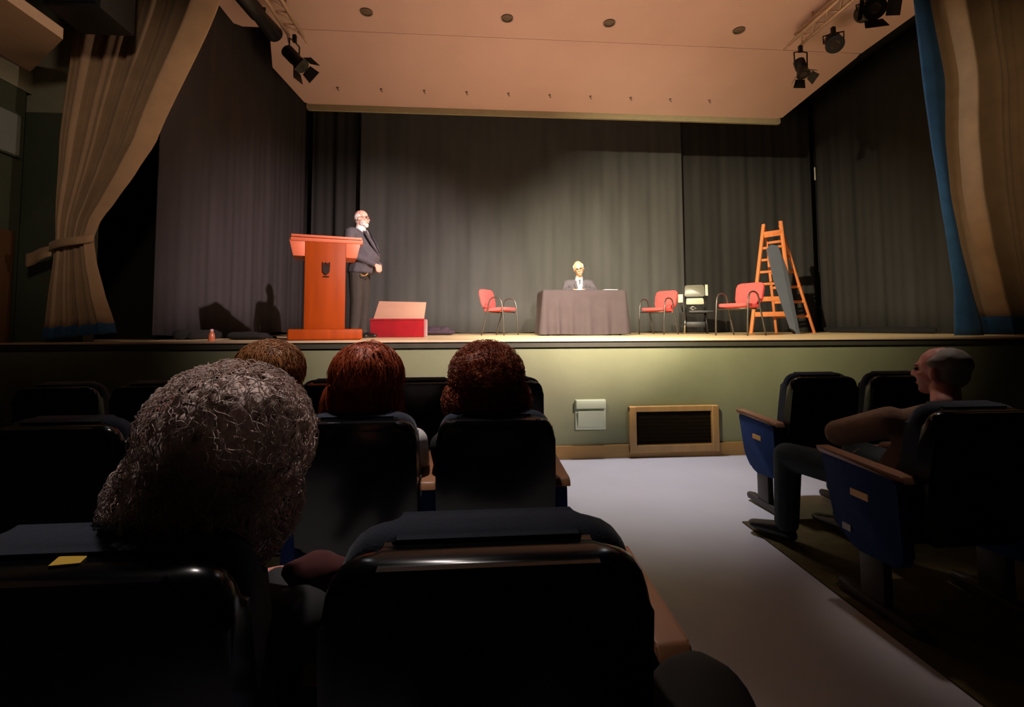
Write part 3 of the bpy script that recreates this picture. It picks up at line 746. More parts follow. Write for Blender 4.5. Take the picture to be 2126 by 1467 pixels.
# seated person behind the table (faces local +X, turned to camera)
t = thing('person', 'seated person in dark suit and white shirt behind the cloth-covered table', 'person', (1.86, 8.42, S), math.radians(-94))
hm = Matrix.Translation((0.08, 0, 1.085)) @ Euler((math.radians(12), math.radians(16), math.radians(-4))).to_matrix().to_4x4()
body = xform(head_prims((0.02, 0, 0.085), 1.10) + [ell((0.015, 0, 0.075), (0.085, 0.086, 0.10))], hm)
body += [cap((-0.01, 0, 0.94), 0.055, (0.075, 0, 1.10), 0.054), hull(ell((-0.03, 0, 0.85), (0.10, 0.16, 0.10)), ell((-0.06, 0, 0.58), (0.12, 0.15, 0.12))), ell((-0.08, 0, 0.50), (0.13, 0.16, 0.07))]
for s in (-1, 1):
    body += [cap((-0.03, s * 0.11, 0.895), 0.042, (-0.03, s * 0.18, 0.88), 0.042), cap((-0.03, s * 0.20, 0.88), 0.042, (0.13, s * 0.26, 0.76), 0.038), cap((0.13, s * 0.26, 0.76), 0.037, (0.335, s * 0.07 - 0.05, 0.755), 0.026),
             cap((-0.05, s * 0.09, 0.49), 0.075, (0.25, s * 0.10, 0.49), 0.055), cap((0.25, s * 0.10, 0.48), 0.05, (0.16, s * 0.10, 0.09), 0.04), cap((0.16, s * 0.1, 0.05), 0.035, (0.28, s * 0.11, 0.035), 0.028)]
body += hand((0.34, 0.025, 0.76), (0.55, -0.8, 0.05), (0.1, 0.1, 1), 0.5, 1.0, 1)
body += hand((0.34, -0.125, 0.755), (0.7, 0.65, 0.02), (0.0, 0.1, 1), 0.3, 1.0, -1)
fused('body', body, 0.0065, 'skin_warm', t, 2)
jk = [hull(ell((-0.035, 0, 0.93), (0.05, 0.07, 0.03)), ell((-0.035, 0.175, 0.915), (0.085, 0.07, 0.065)), ell((-0.035, -0.175, 0.915), (0.085, 0.07, 0.065)), ell((-0.02, 0, 0.82), (0.125, 0.175, 0.06))),
      hull(ell((-0.02, 0, 0.82), (0.13, 0.18, 0.06)), ell((-0.06, 0, 0.53), (0.15, 0.18, 0.06)))]
for s in (-1, 1): jk += [cap((-0.035, s * 0.205, 0.90), 0.076, (0.12, s * 0.265, 0.768), 0.055), cap((0.12, s * 0.265, 0.768), 0.055, (0.305, s * 0.09 - 0.045, 0.768), 0.04)]
J = fused('jacket', jk, 0.011, 'suit', t, 4)
mb = MB()
for s in (-1, 1): mb.prism([(0.045, s * 0.05, 0.955), (0.088, s * 0.10, 0.90), (0.118, s * 0.075, 0.80), (0.125, s * 0.008, 0.70), (0.115, s * 0.02, 0.79)], (0.014, 0, 0.004))
mb.build('lapel', 'suit', J)
mb = MB(); mb.lathe([(0.064, -0.03), (0.068, 0.0), (0.063, 0.04), (0.06, 0.04)], (0.025, 0, 0.975), 24, (0.45, 0, 1))
mb.prism([(0.062, -0.055, 0.96), (0.062, 0.055, 0.96), (0.112, 0.04, 0.84), (0.121, 0.0, 0.70), (0.112, -0.04, 0.84)], (0.012, 0, 0)); mb.build('shirt', 'shirt', t, 'auto')
mb = MB(); mb.prism([(0.078, -0.016, 0.965), (0.078, 0.016, 0.965), (0.095, 0.011, 0.93), (0.125, 0.02, 0.80), (0.128, 0, 0.72), (0.125, -0.02, 0.80), (0.095, -0.011, 0.93)], (0.012, 0, 0)); mb.build('tie', 'tie', t)
tp = [ell((-0.07, 0, 0.50), (0.14, 0.18, 0.075))]
for s in (-1, 1): tp += [cap((-0.05, s * 0.09, 0.49), 0.09, (0.25, s * 0.10, 0.49), 0.07), cap((0.25, s * 0.10, 0.48), 0.068, (0.16, s * 0.10, 0.10), 0.058)]
fused('trousers', tp, 0.012, 'trousers', t, 4)
for s in (-1, 1): fused('shoe', [hull(ell((0.15, s * 0.1, 0.035), (0.05, 0.04, 0.033)), ell((0.29, s * 0.115, 0.027), (0.055, 0.043, 0.026)), ell((0.155, s * 0.1, 0.07), (0.045, 0.04, 0.03)))], 0.009, 'shoe', t, 2)
suit_head_extras(t, (0.02, 0, 0.085), 1.16, 'white_hair', True, False, True, hm)
# papers on the table
t = thing('paper_sheet', 'white paper sheet lying on the table near its ladder-side end', 'paper', (2.12, 7.50, S + TH + 0.007), 0.2)
MB().box((0, 0, 0.004), (0.22, 0.26, 0.007), bev=0.002).build('sheet', 'paper', t)
MB().box((0.015, 0.02, 0.009), (0.20, 0.22, 0.003), rot=(0, 0, 0.15)).build('sheet', 'paper', t)
t = thing('folded_paper', 'crumpled white paper held in the hands of the seated person', 'paper', (1.76, 7.93, S + TH + 0.006), 0.1)
fused('paper_wad', [cap((-0.03, 0, 0.03), 0.03, (0.02, 0.0, 0.055), 0.032), ell((0.02, -0.01, 0.115), (0.036, 0.03, 0.03)), cap((0.0, 0, 0.05), 0.03, (0.02, 0, 0.1), 0.03)], 0.008, 'paper', t, 1)

# ladder with both frames, leaning grey panel
t = thing('stepladder', 'orange wooden A-frame stepladder standing on the stage behind a red armchair', 'ladder', (5.6, 8.4, S))
fb = [Vector((4.86, 8.14, 0)), Vector((5.60, 8.06, 0))]; ft = [Vector((5.30, 8.36, 2.0)), Vector((5.61, 8.34, 2.06))]
rb = [Vector((5.86, 8.95, 0)), Vector((6.58, 8.87, 0))]; rt = [Vector((5.36, 8.42, 1.95)), Vector((5.64, 8.40, 2.0))]
off = Vector((5.6, 8.4, 0))
def bar(a, c, w_, d_, name, par):
    a = Vector(a) - off; c = Vector(c) - off; dv = c - a; L = dv.length
    o = MB(); o.box((0, 0, L / 2), (w_, d_, L), bev=0.006)
    q = dv.to_track_quat('Z', 'Y').to_matrix().to_4x4()
    return o.build(name, 'ladder', par, 'auto', Matrix.Translation(a) @ q)
for k in range(2): bar(fb[k], ft[k], 0.055, 0.04, 'front_rail', t)
for k in range(2): bar(rb[k], rt[k], 0.045, 0.04, 'rear_rail', t)
for q in (0.17, 0.305, 0.44, 0.55, 0.66, 0.77, 0.88): bar(fb[0].lerp(ft[0], q), fb[1].lerp(ft[1], q), 0.03 if q > 0.2 else 0.04, 0.045 if q > 0.31 else 0.085, 'rung', t)
bar(fb[0].lerp(ft[0], 0.905), fb[1].lerp(ft[1], 0.905), 0.05, 0.07, 'top_step', t)
for q in (0.16, 0.30, 0.44, 0.58, 0.72, 0.86): bar(rb[0].lerp(rt[0], q), rb[1].lerp(rt[1], q), 0.03, 0.05, 'rear_rung', t)
bar(ft[0].lerp(fb[0], 0.06), rt[0], 0.03, 0.03, 'hinge', t); bar(ft[1].lerp(fb[1], 0.06), rt[1], 0.03, 0.03, 'hinge', t)
t = thing('grey_panel', 'long narrow dark grey folded panel leaning upright against the ladder', 'panel', (5.44, 7.88, S))
ly = lambda z: 0.215 * z
MB().prism([(x, ly(z), z) for x, z in ((-0.19, 1.52), (-0.10, 1.60), (0.03, 1.585), (0.04, 0.9), (0.08, 0.0), (0.0, 0.03), (-0.08, 0.50), (-0.155, 0.95))], (0, 0.03, 0.0), 0.006).build('front_leaf', 'grey_cloth', t)
MB().prism([(0.03, ly(1.585), 1.585), (0.15, ly(1.12) + 0.03, 1.12), (0.17, 0.03, 0.0), (0.08, 0.0, 0.0), (0.04, ly(0.9), 0.9)], (-0.01, 0.025, 0.0), 0.006).build('side_leaf', 'grey_cloth', t)

# ------------------------------------------------------------------ lighting bars and lamps
def light_bar(label, x, y0, y1, z, dz=0.0):
    t = thing('lighting_bar', label, 'lighting bar', (x, y0, z), 0, 'lighting bars under the stage ceiling')
    L = y1 - y0
    for name, dx, dzz in (('chord', -0.09, 0), ('chord', 0.09, 0), ('chord', 0, 0.14)):
        MB().tube([(dx, 0, dzz), (dx, L, dzz)], 0.024, 10).build(name, 'rig_metal', t, True)
    n = int(L / 0.24)
    o = MB()
    for k in range(n):
        a, c_ = k * L / n, (k + 1) * L / n
        for p, q in (((-0.09, a, 0), (0, c_, 0.14)), ((0.09, a, 0), (0, c_, 0.14)), ((-0.09, a, 0), (0.09, c_, 0))): o.tube([p, q], 0.011, 6)
    lo = o.build('lattice', 'rig_metal', t, True); lo['kind'] = 'stuff'
    for yy in (0.3, L - 0.35): MB().tube([(0, yy, 0.14), (0, yy, 5.6 - z)], 0.012, 8).build('hanger', 'rig_metal', t, True)
    for dx in (-0.09, 0.09): MB().tube([(dx, L - 0.02, 0), (dx * 1.3, L + 0.10, -0.04)], 0.018, 8).build('end_stub', 'rig_metal', t, True)
    return t
light_bar('pale lattice lighting bar above the lectern side of the stage', -2.36, 5.15, 6.38, 5.17)
light_bar('pale lattice lighting bar above the ladder side of the stage', 4.62, 5.15, 6.38, 5.36)

def lamp(label, loc, axis, L, r0, r1, doors=True, hang=0.2, name='spotlight'):
    t = thing(name, label, 'spotlight', loc, 0, 'spotlights on the lighting bars')
    ax = Vector(axis).normalized()
    MB().lathe([(r0 * 0.6, -L * 0.5), (r0, -L * 0.44), (r0, L * 0.05), (r0 * 0.85, L * 0.10), (r1, L * 0.5), (r1 * 0.9, L * 0.5)], (0, 0, 0), 20, ax).build('housing', 'rig_black', t, 'auto')
    MB().lathe([(r1 * 0.86, L * 0.485), (r1 * 0.5, L * 0.50)], (0, 0, 0), 20, ax).build('lens', 'lens', t, 'auto')
    sd = ax.cross(Vector((0, 0, 1))).normalized(); up = sd.cross(ax).normalized()
    hh = hang
    MB().tube([sd * (r0 + 0.015), sd * (r0 + 0.02) + Vector((0, 0, hh * 0.7)), Vector((0, 0, hh * 0.75)), -sd * (r0 + 0.02) + Vector((0, 0, hh * 0.7)), -sd * (r0 + 0.015)], 0.01, 6).build('yoke', 'rig_black', t, True)
    MB().box((0, 0, hh * 0.75 + 0.04), (0.05, 0.05, 0.10), bev=0.008).build('clamp', 'rig_black', t)
    if doors:
        for d_, o_ in ((up, sd), (-up, sd), (sd, up), (-sd, up)):
            a = ax * L * 0.5 + d_ * r1 * 0.95; c_ = a + (ax * 0.8 + d_ * 0.55).normalized() * r1 * 1.25
            h = r1 * 0.75
            MB().prism([a - o_ * h, a + o_ * h, c_ + o_ * h * 1.3, c_ - o_ * h * 1.3], d_ * 0.006).build('barn_door', 'rig_black', t)
    return t
lamp('black spotlight with barn doors at the end of the lectern-side lighting bar', (-2.36, 6.35, 4.84), (0.55, -0.15, -0.60), 0.34, 0.085, 0.10, True, 0.30)
lamp('long black profile spotlight beside the lectern-side lighting bar', (-2.62, 5.80, 5.10), (0.04, 1.0, 0.06), 1.0, 0.10, 0.11, False, 0.05)
lamp('black spotlight with barn doors at the end of the ladder-side lighting bar', (4.70, 6.4, 5.02), (-0.02, -0.35, -0.9), 0.28, 0.075, 0.09, True, 0.32)
lamp('round black spotlight in the middle of the ladder-side lighting bar', (4.93, 6.05, 5.20), (-0.35, -0.55, -0.55), 0.30, 0.10, 0.115, False, 0.16)
lamp('large black spotlight highest on the ladder-side lighting bar', (5.08, 5.62, 5.36), (-0.25, -0.75, -0.35), 0.34, 0.12, 0.135, True, 0.14)

# ================================================================== STAGE FRONT FITTINGS
t = thing('floor_vent', 'dark mesh vent in a light wooden frame low on the stage front', 'vent', (2.0, 4.758, 0.035))
MB().box((0, -0.005, 0.445), (0.92, 0.045, 0.055), bev=0.006).build('frame_top', 'vent_wood', t)
MB().box((0, -0.005, 0.055), (0.92, 0.045, 0.07), bev=0.006).build('frame_bottom', 'vent_wood', t)
for s in (-1, 1): MB().box((s * 0.425, -0.008, 0.245), (0.07, 0.05, 0.45), bev=0.006).build('frame_side', 'vent_wood', t)
MB().box((0, 0.012, 0.25), (0.80, 0.012, 0.36)).build('backing', 'mesh_dark', t)
for k in range(9): MB().box((0, 0.002, 0.115 + k * 0.0375), (0.79, 0.004, 0.0035)).build('mesh_wire', 'mesh_dark', t)
t = thing('wall_box', 'pale plastic flap box mounted on the green stage front beside the vent', 'wall box', (1.155, 4.78, 0.28))
MB().box((0, 0.01, 0.15), (0.31, 0.05, 0.30), bev=0.008).build('case', 'cream_plastic', t, 'auto')
MB().box((0.0, -0.03, 0.255), (0.30, 0.04, 0.085), bev=0.008).build('hood', 'cream_plastic', t, 'auto')
MB().prism([(-0.13, -0.02, 0.03), (0.13, -0.02, 0.03), (0.115, -0.045, 0.19), (-0.13, -0.045, 0.19)], (0, 0.012, 0), 0.003).build('flap', 'cream_plastic', t)
# hall side wall details
t = thing('wall_panel', 'pale blank wall panel high on the dark side wall', 'wall panel', (-4.49, 4.86, 3.0))
MB().box((0.01, 0, 0.2), (0.02, 0.34, 0.42), bev=0.005).build('board', 'panel_grey', t)
for dz in (-0.01, 0.41): MB().box((0.012, 0, dz), (0.024, 0.36, 0.02)).build('frame', 'dark_green', t)
d = MB(); d.box((-4.485, 4.62, 1.15), (0.04, 0.80, 2.2), bev=0.006); dd = structure(d.build('door_1', 'door'))
d = MB(); d.box((-4.46, 4.30, 1.1), (0.03, 0.03, 0.14), bev=0.006); d.build('door_handle', 'brass', dd)
t = thing('hall_black_box', 'black box hanging high beside the tied-back curtain', 'black_box', (-3.42, 4.45, 4.05))  # plain black box above the soffit edge
MB().box((0, 0, 0.42), (0.46, 0.42, 0.85), bev=0.012).build('cabinet', 'black_box', t, 'auto')
MB().box((0, -0.215, 0.42), (0.40, 0.012, 0.78), bev=0.004).build('front_face', 'black_cloth', t)
MB().tube([(0, 0.0, 0.84), (0, 0, 2.55)], 0.015, 8).build('hanger', 'rig_black', t)

# ================================================================== HALL SEATS (face +Y)
def seat_parts(t, H=0.88, right=False, left=True, plate=True, sticker=None, px=(0.266, 0.266), ys=0.0):
    lean = math.radians(9)
    rot = Matrix.Translation((0, 0, 0.42)) @ Matrix.Rotation(lean, 4, 'X') @ Matrix.Translation((0, 0, -0.42))
    out = rounded([(-0.228, 0.34), (0.228, 0.34), (0.232, 0.62), (0.225, H - 0.018), (-0.225, H - 0.018), (-0.232, 0.62)], [0.05, 0.05, 0.1, 0.075, 0.075, 0.1], 6)
    o = MB(); o.prism([(x, -0.005, z) for x, z in out], (0, 0.065, 0), 0.028, 4); o.build('back_shell', 'seat_shell', t, 'auto', rot)
    out = rounded([(-0.225, 0.44), (0.225, 0.44), (0.231, 0.63), (0.218, H - 0.012), (-0.218, H - 0.012), (-0.231, 0.63)], [0.04, 0.04, 0.1, 0.085, 0.085, 0.1], 6)
    o = MB(); o.prism([(x, 0.055, z) for x, z in out], (0, 0.075, 0), 0.03, 4); o.build('back_cushion', 'seat_fabric', t, 'auto', rot)
    o = MB(); o.box((0, 0.32, 0.41), (0.455, 0.46, 0.10), rot=(math.radians(5), 0, 0), bev=0.035, seg=3); o.build('seat_cushion', 'seat_fabric', t, 'auto')
    o = MB(); o.box((0, 0.30, 0.345), (0.45, 0.40, 0.04), rot=(math.radians(5), 0, 0), bev=0.015); o.build('seat_pan', 'seat_shell', t, 'auto')
    for s, on in ((-1, left), (1, right)):
        if not on: continue
        x = s * (px[0] if s < 0 else px[1])
        prof = rounded([(ys + 0.03, 0.24), (0.30, 0.22), (0.40, 0.32), (0.47, 0.60), (ys + 0.05, 0.585)], [0.05, 0.05, 0.05, 0.02, 0.02], 4)
        o = MB(); o.prism([(x - 0.026, y, z) for y, z in prof], (0.052, 0, 0), 0.010, 2); sp_ = o.build('side_panel', 'seat_panel', t, 'auto')
        prof = rounded([(ys, 0.585), (0.48, 0.60), (0.50, 0.625), (ys + 0.02, 0.612)], 0.006, 3)
        o = MB(); o.prism([(x - 0.032, y, z) for y, z in prof], (0.064, 0, 0), 0.006, 2); o.build('armrest', 'arm_wood', t, 'auto')
        o = MB(); o.box((x, 0.20, 0.14), (0.045, 0.13, 0.24), bev=0.012); o.build('leg', 'seat_metal', t, 'auto')
        foot = rounded([(-0.028, -0.02), (0.028, -0.02), (0.028, 0.40), (-0.028, 0.40)], 0.027, 5)
        o = MB(); o.prism([(x + a, y, 0.012) for a, y in foot], (0, 0, 0.035), 0.010, 2); o.build('foot', 'seat_metal', t, 'auto')
        if plate and s == -1:
            MB().box((x - 0.027, 0.24, 0.47), (0.006, 0.10, 0.032), bev=0.002).build('number_plate', 'brass', sp_)
            if sticker: MB().box((x - 0.027, 0.32, 0.30), (0.006, 0.05, 0.03), bev=0.002).build('sticker', 'white_plate', sp_)

def seat(label, x, y, group, H=0.88, rz=0.0, **k):
    t = thing('theatre_seat', label, 'seat', (x, y, hall_z(y)), math.radians(rz), group)
    seat_parts(t, H, **k)
    return t
G1 = 'theatre seats in the block before the camera'; G2 = 'theatre seats across the aisle'
# nearest row
seat('black and dark blue theatre seat directly in front of the camera', 0.022, 0.735, G1, 0.885, right=True, plate=False, px=(0.2835, 0.335), ys=0.12)
s_l = seat('theatre seat in the nearest row with a yellow sticker, under the grey-haired person', -0.545, 0.735, G1, 0.885, plate=False, px=(0.2835, 0.2835), ys=0.12)
for c_ in s_l.children:
    if c_.name.startswith('back_shell'):
        MB().box((0.004, -0.026, 0.8695), (0.036, 0.022, 0.003), rot=(0.12, 0, 0.15), bev=0.001).build('sticker', 'yellow_plate', c_)
# second row
row2 = [(0.085, 'theatre seat behind the curly copper-haired person, at the aisle end'), (-0.445, 'theatre seat behind the auburn-haired person with the white sleeve'),
        (-0.975, 'theatre seat behind the light-brown-haired person, mostly hidden by grey hair'), (-1.505, 'dark theatre seat with a bright glint near the wall in the second row')]
for i, (x, lb) in enumerate(row2):
    if i == 0: p2 = seat(lb, x, 1.92, G1, 0.885, right=True, plate=False)
    elif i == 1: p2b = seat(lb, x, 1.92, G1, 0.885, right=False, plate=False)
    else: dup(p2b, (x, 1.92, hall_z(1.92)), 0, lb)
row3 = [(0.21, 'empty theatre seat in the front row at the aisle end, beyond the curly head'), (-0.32, 'empty theatre seat in the front row between the auburn head and the curly head'),
        (-0.85, 'empty theatre seat in the front row beside the light brown head'), (-1.38, 'dark empty seat in the front row just beyond the grey hair'),
        (-1.91, 'dark empty seat in the front row, second from the side wall'), (-2.44, 'dark empty seat in the front row closest to the side wall')]
for i, (x, lb) in enumerate(row3):
    if i == 0: p3 = seat(lb, x, 3.10, G1, 0.93, right=True, plate=False)
    elif i == 1: p3b = seat(lb, x, 3.10, G1, 0.93, plate=False)
    else: dup(p3b, (x, 3.10, hall_z(3.10)), 0, lb)
# across the aisle
q1 = seat('empty front theatre seat across the aisle with a blue side panel and small brass plate', 2.275, 3.05, G2, 0.94, right=False)
seat('theatre seat across the aisle next to the empty aisle seat, partly behind the man', 2.83, 3.05, G2, 0.94, right=True, left=True, plate=False)
q2 = seat('theatre seat across the aisle under the man with outstretched arm, large brass plate', 1.985, 1.80, G2, 0.90, sticker=True)
seat('dark theatre seat next to the man in the brown sweater, at the frame edge', 2.545, 1.80, G2, 0.90, right=True, plate=False)

# ================================================================== AUDIENCE
def strands(name, blobs, n, L, rad, m, par, curl=0.0, turns=2.0, droop=0.6, seg=7, seed=1, zmin=-9, lift=0.01):
    """locks of hair rooted on ellipsoids (c, r); each a tapered three-sided tube"""
    rng = np.random.default_rng(seed)
    V = []; F = []
    tot = sum(max(r) ** 2 for c, r in blobs)
    for c, r in blobs:
        k = int(n * max(r) ** 2 / tot); c = np.array(c); r = np.array(r)
        d = rng.normal(size=(k, 3)); d /= np.linalg.norm(d, axis=1)[:, None]
        for u in d:
            p = c + u * r
            if p[2] < zmin: continue
            inside = any((((p - c2) / np.array(r2)) ** 2).sum() < 0.8 for c2, r2 in blobs if (tuple(c2) != tuple(c)))
            if inside: continue
            nrm = u / r; nrm /= np.linalg.norm(nrm)
            g = np.array([rng.normal() * 0.6, rng.normal() * 0.6, -droop]); tg = g - nrm * g.dot(nrm); tg /= (np.linalg.norm(tg) + 1e-6)
            bt = np.cross(nrm, tg); ll = L * rng.uniform(0.6, 1.25); ph = rng.uniform(0, 6.28); sg = rng.choice([-1, 1])
            b0 = len(V)
            for s in range(seg):
                t_ = s / (seg - 1); a = ph + sg * turns * 6.283 * t_
                # follow the curved surface: drop toward the centre as it runs along
                q = p + tg * ll * t_ + nrm * (lift * math.sin(t_ * 3.14) + 0.004) - nrm * (ll * t_) ** 2 / (2 * float(np.mean(r)))
                q = q + (bt * math.cos(a) + nrm * (1 + math.sin(a)) * 0.7) * curl
                rr = rad * (1 - 0.75 * t_ ** 2) + 0.0004
                for j in range(3):
                    an = 2.094 * j
                    V.append(q + (bt * math.cos(an) + nrm * math.sin(an)) * rr)
            for s in range(seg - 1):
                for j in range(3):
                    F.append((b0 + s * 3 + j, b0 + s * 3 + (j + 1) % 3, b0 + s * 3 + 3 + (j + 1) % 3, b0 + s * 3 + 3 + j))
    o = pydata(name, V, F, m, par, True)
    o['kind'] = 'stuff'
    return o

def seated(label, loc, rz, skin, coat, legs, head, chin_up=0.0, head_rz=0.0, group=None, sho=0.80, arms=True, hs=0.98):
    """seated audience figure facing +Y; head = centre in local coords"""
    t = thing('person', label, 'person', loc, math.radians(rz), group)
    hm = Matrix.Translation(head) @ Euler((0, math.radians(-chin_up), math.radians(90 + head_rz))).to_matrix().to_4x4()
    hx, hy, hz = head
    body = xform(head_prims((0.0, 0, 0.0), hs), hm)
    body += [cap((hx * 0.4, -0.0, sho + 0.03), 0.055, (hx, hy - 0.02, hz - 0.07), 0.053), hull(ell((hx * 0.3, 0.0, sho - 0.1), (0.15, 0.09, 0.1)), ell((0, 0.06, 0.5), (0.15, 0.11, 0.06)))]
    jk = [hull(ell((hx * 0.35, 0.0, sho + 0.005), (0.07, 0.055, 0.03)), ell((hx * 0.3 - 0.165, 0.0, sho - 0.045), (0.055, 0.065, 0.05)), ell((hx * 0.3 + 0.165, 0.0, sho - 0.045), (0.055, 0.065, 0.05)), ell((hx * 0.3, 0.02, sho - 0.15), (0.18, 0.115, 0.07))),
          hull(ell((hx * 0.3, 0.02, sho - 0.15), (0.18, 0.12, 0.07)), ell((0, 0.08, 0.5), (0.18, 0.14, 0.07)))]
    tr = [ell((0, 0.12, 0.535), (0.17, 0.13, 0.06))]
    for s in (-1, 1):
        if arms:
            sh = (hx * 0.3 + s * 0.195, 0.01, sho - 0.055); el = (s * 0.205, 0.12, 0.62); wr = (s * 0.07, 0.32, 0.60)
            body += [cap(sh, 0.042, el, 0.036), cap(el, 0.035, wr, 0.026)] + hand(wr, (-s * 0.45, 0.8, -0.12), (0, 0.1, 1), 0.25, 0.95, -s)
            jk += [cap(sh, 0.062, el, 0.05), cap(el, 0.05, wr, 0.038)]
        body += [cap((s * 0.09, 0.12, 0.53), 0.07, (s * 0.11, 0.50, 0.52), 0.052), cap((s * 0.11, 0.50, 0.50), 0.05, (s * 0.11, 0.52, 0.09), 0.036), cap((s * 0.11, 0.50, 0.045), 0.034, (s * 0.12, 0.63, 0.034), 0.027)]
        tr += [cap((s * 0.09, 0.12, 0.535), 0.082, (s * 0.11, 0.50, 0.525), 0.066), cap((s * 0.11, 0.50, 0.515), 0.064, (s * 0.11, 0.52, 0.10), 0.052)]
    fused('body', body, 0.009, skin, t, 2)
    fused('coat', jk, 0.013, coat, t, 4)
    fused('trousers', tr, 0.014, legs, t, 3)
    for s in (-1, 1):
        fused('shoe', [hull(ell((s * 0.11, 0.50, 0.035), (0.038, 0.05, 0.033)), ell((s * 0.12, 0.65, 0.03), (0.042, 0.05, 0.026)), ell((s * 0.11, 0.51, 0.065), (0.038, 0.045, 0.03)))], 0.011, 'shoe', t, 2)
    for q in (-1, 1):
        mb = MB(); mb.ell((0.080 * hs, q * 0.03 * hs, 0.004), (0.009, 0.012, 0.008)); mb.build('eye', 'eye', t, True, hm)
    mb = MB(); mb.ell((0.086 * hs, 0, -0.064 * hs), (0.006, 0.022, 0.005)); mb.build('lips', 'lips', t, True, hm)
    return t, hm

GA = 'seated audience members'
def lumps(bl, n, r, seed, zmin=-9):
    rng = np.random.default_rng(seed); out = []
    for c, R_ in bl:
        for _ in range(n):
            d = rng.normal(size=3); d /= np.linalg.norm(d)
            p = np.array(c) + d * np.array(R_) * 0.94
            q = rng.uniform(0.7, 1.3)
            out.append(ell(tuple(p), (r * q * 1.5, r * q * 1.2, r * q * 0.9), tuple(rng.uniform(-1.5, 1.5, 3))))
    return out
# grey-haired person in the nearest row
gz = hall_z(0.9)
t, hm = seated('person with big wavy grey hair seen from behind in the nearest row', (-0.52, 0.86, gz), 0, 'skin_ruddy', 'coat_dark', 'trousers', (0.10, 0.05, 0.955), 0, -8, GA, 0.74)
bl = [((0.093, 0.035, 0.990), (0.112, 0.112, 0.108)), ((0.068, 0.02, 0.89), (0.122, 0.105, 0.105))]
hb = fused('hair', [ell(c, r) for c, r in bl] + [ell((0.10, 0.02, 1.04), (0.09, 0.09, 0.05))], 0.006, 'hair_gray', t, 8)
from mathutils import noise
hb.data.update()
for v in hb.data.vertices:
    p = v.co
    q = Vector((p.x * 11, p.y * 11, p.z * 11))
    wv = noise.noise_vector(q) * 1.1
    a = math.sin((p.z * 70 + p.x * 24 + wv.x * 5.0)) * 0.5 + 0.5
    v.co = p + v.normal * (0.017 * a + 0.022 * noise.noise(q * 1.5) + 0.009 * noise.noise(q * 4.2) + 0.004 * noise.noise(q * 9))
hb.data.update()
strands('locks', [(c, tuple(q + 0.014 for q in r)) for c, r in bl], 3600, 0.05, 0.0006, 'hair_gray', hb, curl=0.007, turns=0.9, droop=1.0, seg=7, seed=3, lift=0.006)
# auburn
t, hm = seated('person with smooth auburn bob and white sleeve seen from behind, second row', (-0.445, 2.05, hall_z(2.03)), 0, 'skin_ruddy', 'coat_white', 'trousers', (0.0, 0.03, 1.01), 0, 10, GA, 0.80)
bl = [((0.0, 0.01, 1.035), (0.138, 0.132, 0.118)), ((-0.01, -0.01, 0.93), (0.150, 0.10, 0.10))]
hb = fused('hair', [ell(c, r) for c, r in bl] + lumps(bl, 40, 0.016, 14), 0.010, 'hair_red', t, 5)
strands('locks', bl, 3000, 0.12, 0.0013, 'hair_red', hb, curl=0.002, turns=0.5, droop=2.5, seg=6, seed=5, lift=0.006)
# curly
t, hm = seated('person with a mass of copper curls seen from behind at the aisle end', (0.075, 2.05, hall_z(2.03)), 0, 'skin_ruddy', 'coat_dark', 'trousers', (-0.02, 0.03, 1.0), 0, 0, GA, 0.78)
bl = [((-0.022, 0.0, 1.02), (0.125, 0.122, 0.110)), ((-0.02, -0.01, 0.91), (0.152, 0.11, 0.105))]
hb = fused('hair', [ell(c, r) for c, r in bl] + lumps(bl, 130, 0.014, 16), 0.009, 'hair_curl', t, 1)
strands('locks', bl, 3400, 0.055, 0.0011, 'hair_curl', hb, curl=0.013, turns=2.2, droop=0.4, seg=12, seed=6, lift=0.020)
# light brown
t, hm = seated('person with light brown hair turned toward the lectern, behind the grey hair', (-0.975, 2.10, hall_z(2.08)), 0, 'skin_ruddy', 'coat_dark', 'trousers', (0.11, 0.04, 1.045), 0, 25, GA, 0.83)
bl = [((0.115, 0.02, 1.055), (0.130, 0.128, 0.108)), ((0.12, -0.005, 0.96), (0.125, 0.095, 0.09))]
hb = fused('hair', [ell(c, r) for c, r in bl] + lumps(bl, 40, 0.016, 18), 0.010, 'hair_brown', t, 4)
strands('locks', bl, 2600, 0.10, 0.0013, 'hair_brown', hb, curl=0.003, turns=0.7, droop=1.6, seg=6, seed=8, lift=0.006)

# man across the aisle, arm stretched over the armrest, one leg out
ry = 2.08; rz0 = hall_z(ry)
t = thing('person', 'grey-haired man in brown sweater, seated across the aisle with arm outstretched', 'person', (2.08, ry, rz0), 0, GA)
hc = (0.13, 0.06, 1.0)
hm = Matrix.Translation(hc) @ Euler((0, math.radians(-4), math.radians(90 + 20))).to_matrix().to_4x4()
body = xform(head_prims((0, 0, 0), 1.02), hm)
body += [cap((0.07, -0.02, 0.86), 0.058, (0.12, 0.03, 0.94), 0.056), hull(ell((0.04, 0.0, 0.72), (0.16, 0.1, 0.1)), ell((0, 0.05, 0.5), (0.16, 0.12, 0.07)))]
shL, elL, wrL = (-0.13, 0.06, 0.77), (-0.17, 0.34, 0.66), (-0.02, 0.55, 0.60)
shR, elR, wrR = (0.24, 0.02, 0.76), (0.30, 0.20, 0.58), (0.16, 0.42, 0.55)
body += [cap(shL, 0.045, elL, 0.038), cap(elL, 0.036, wrL, 0.027), cap(shR, 0.045, elR, 0.038), cap(elR, 0.036, wrR, 0.027)]
body += hand(wrL, (0.75, 0.5, -0.15), (0, 0, 1), 0.25, 1.0, -1) + hand(wrR, (-0.6, 0.7, -0.1), (0, 0, 1), 0.25, 1.0, -1)
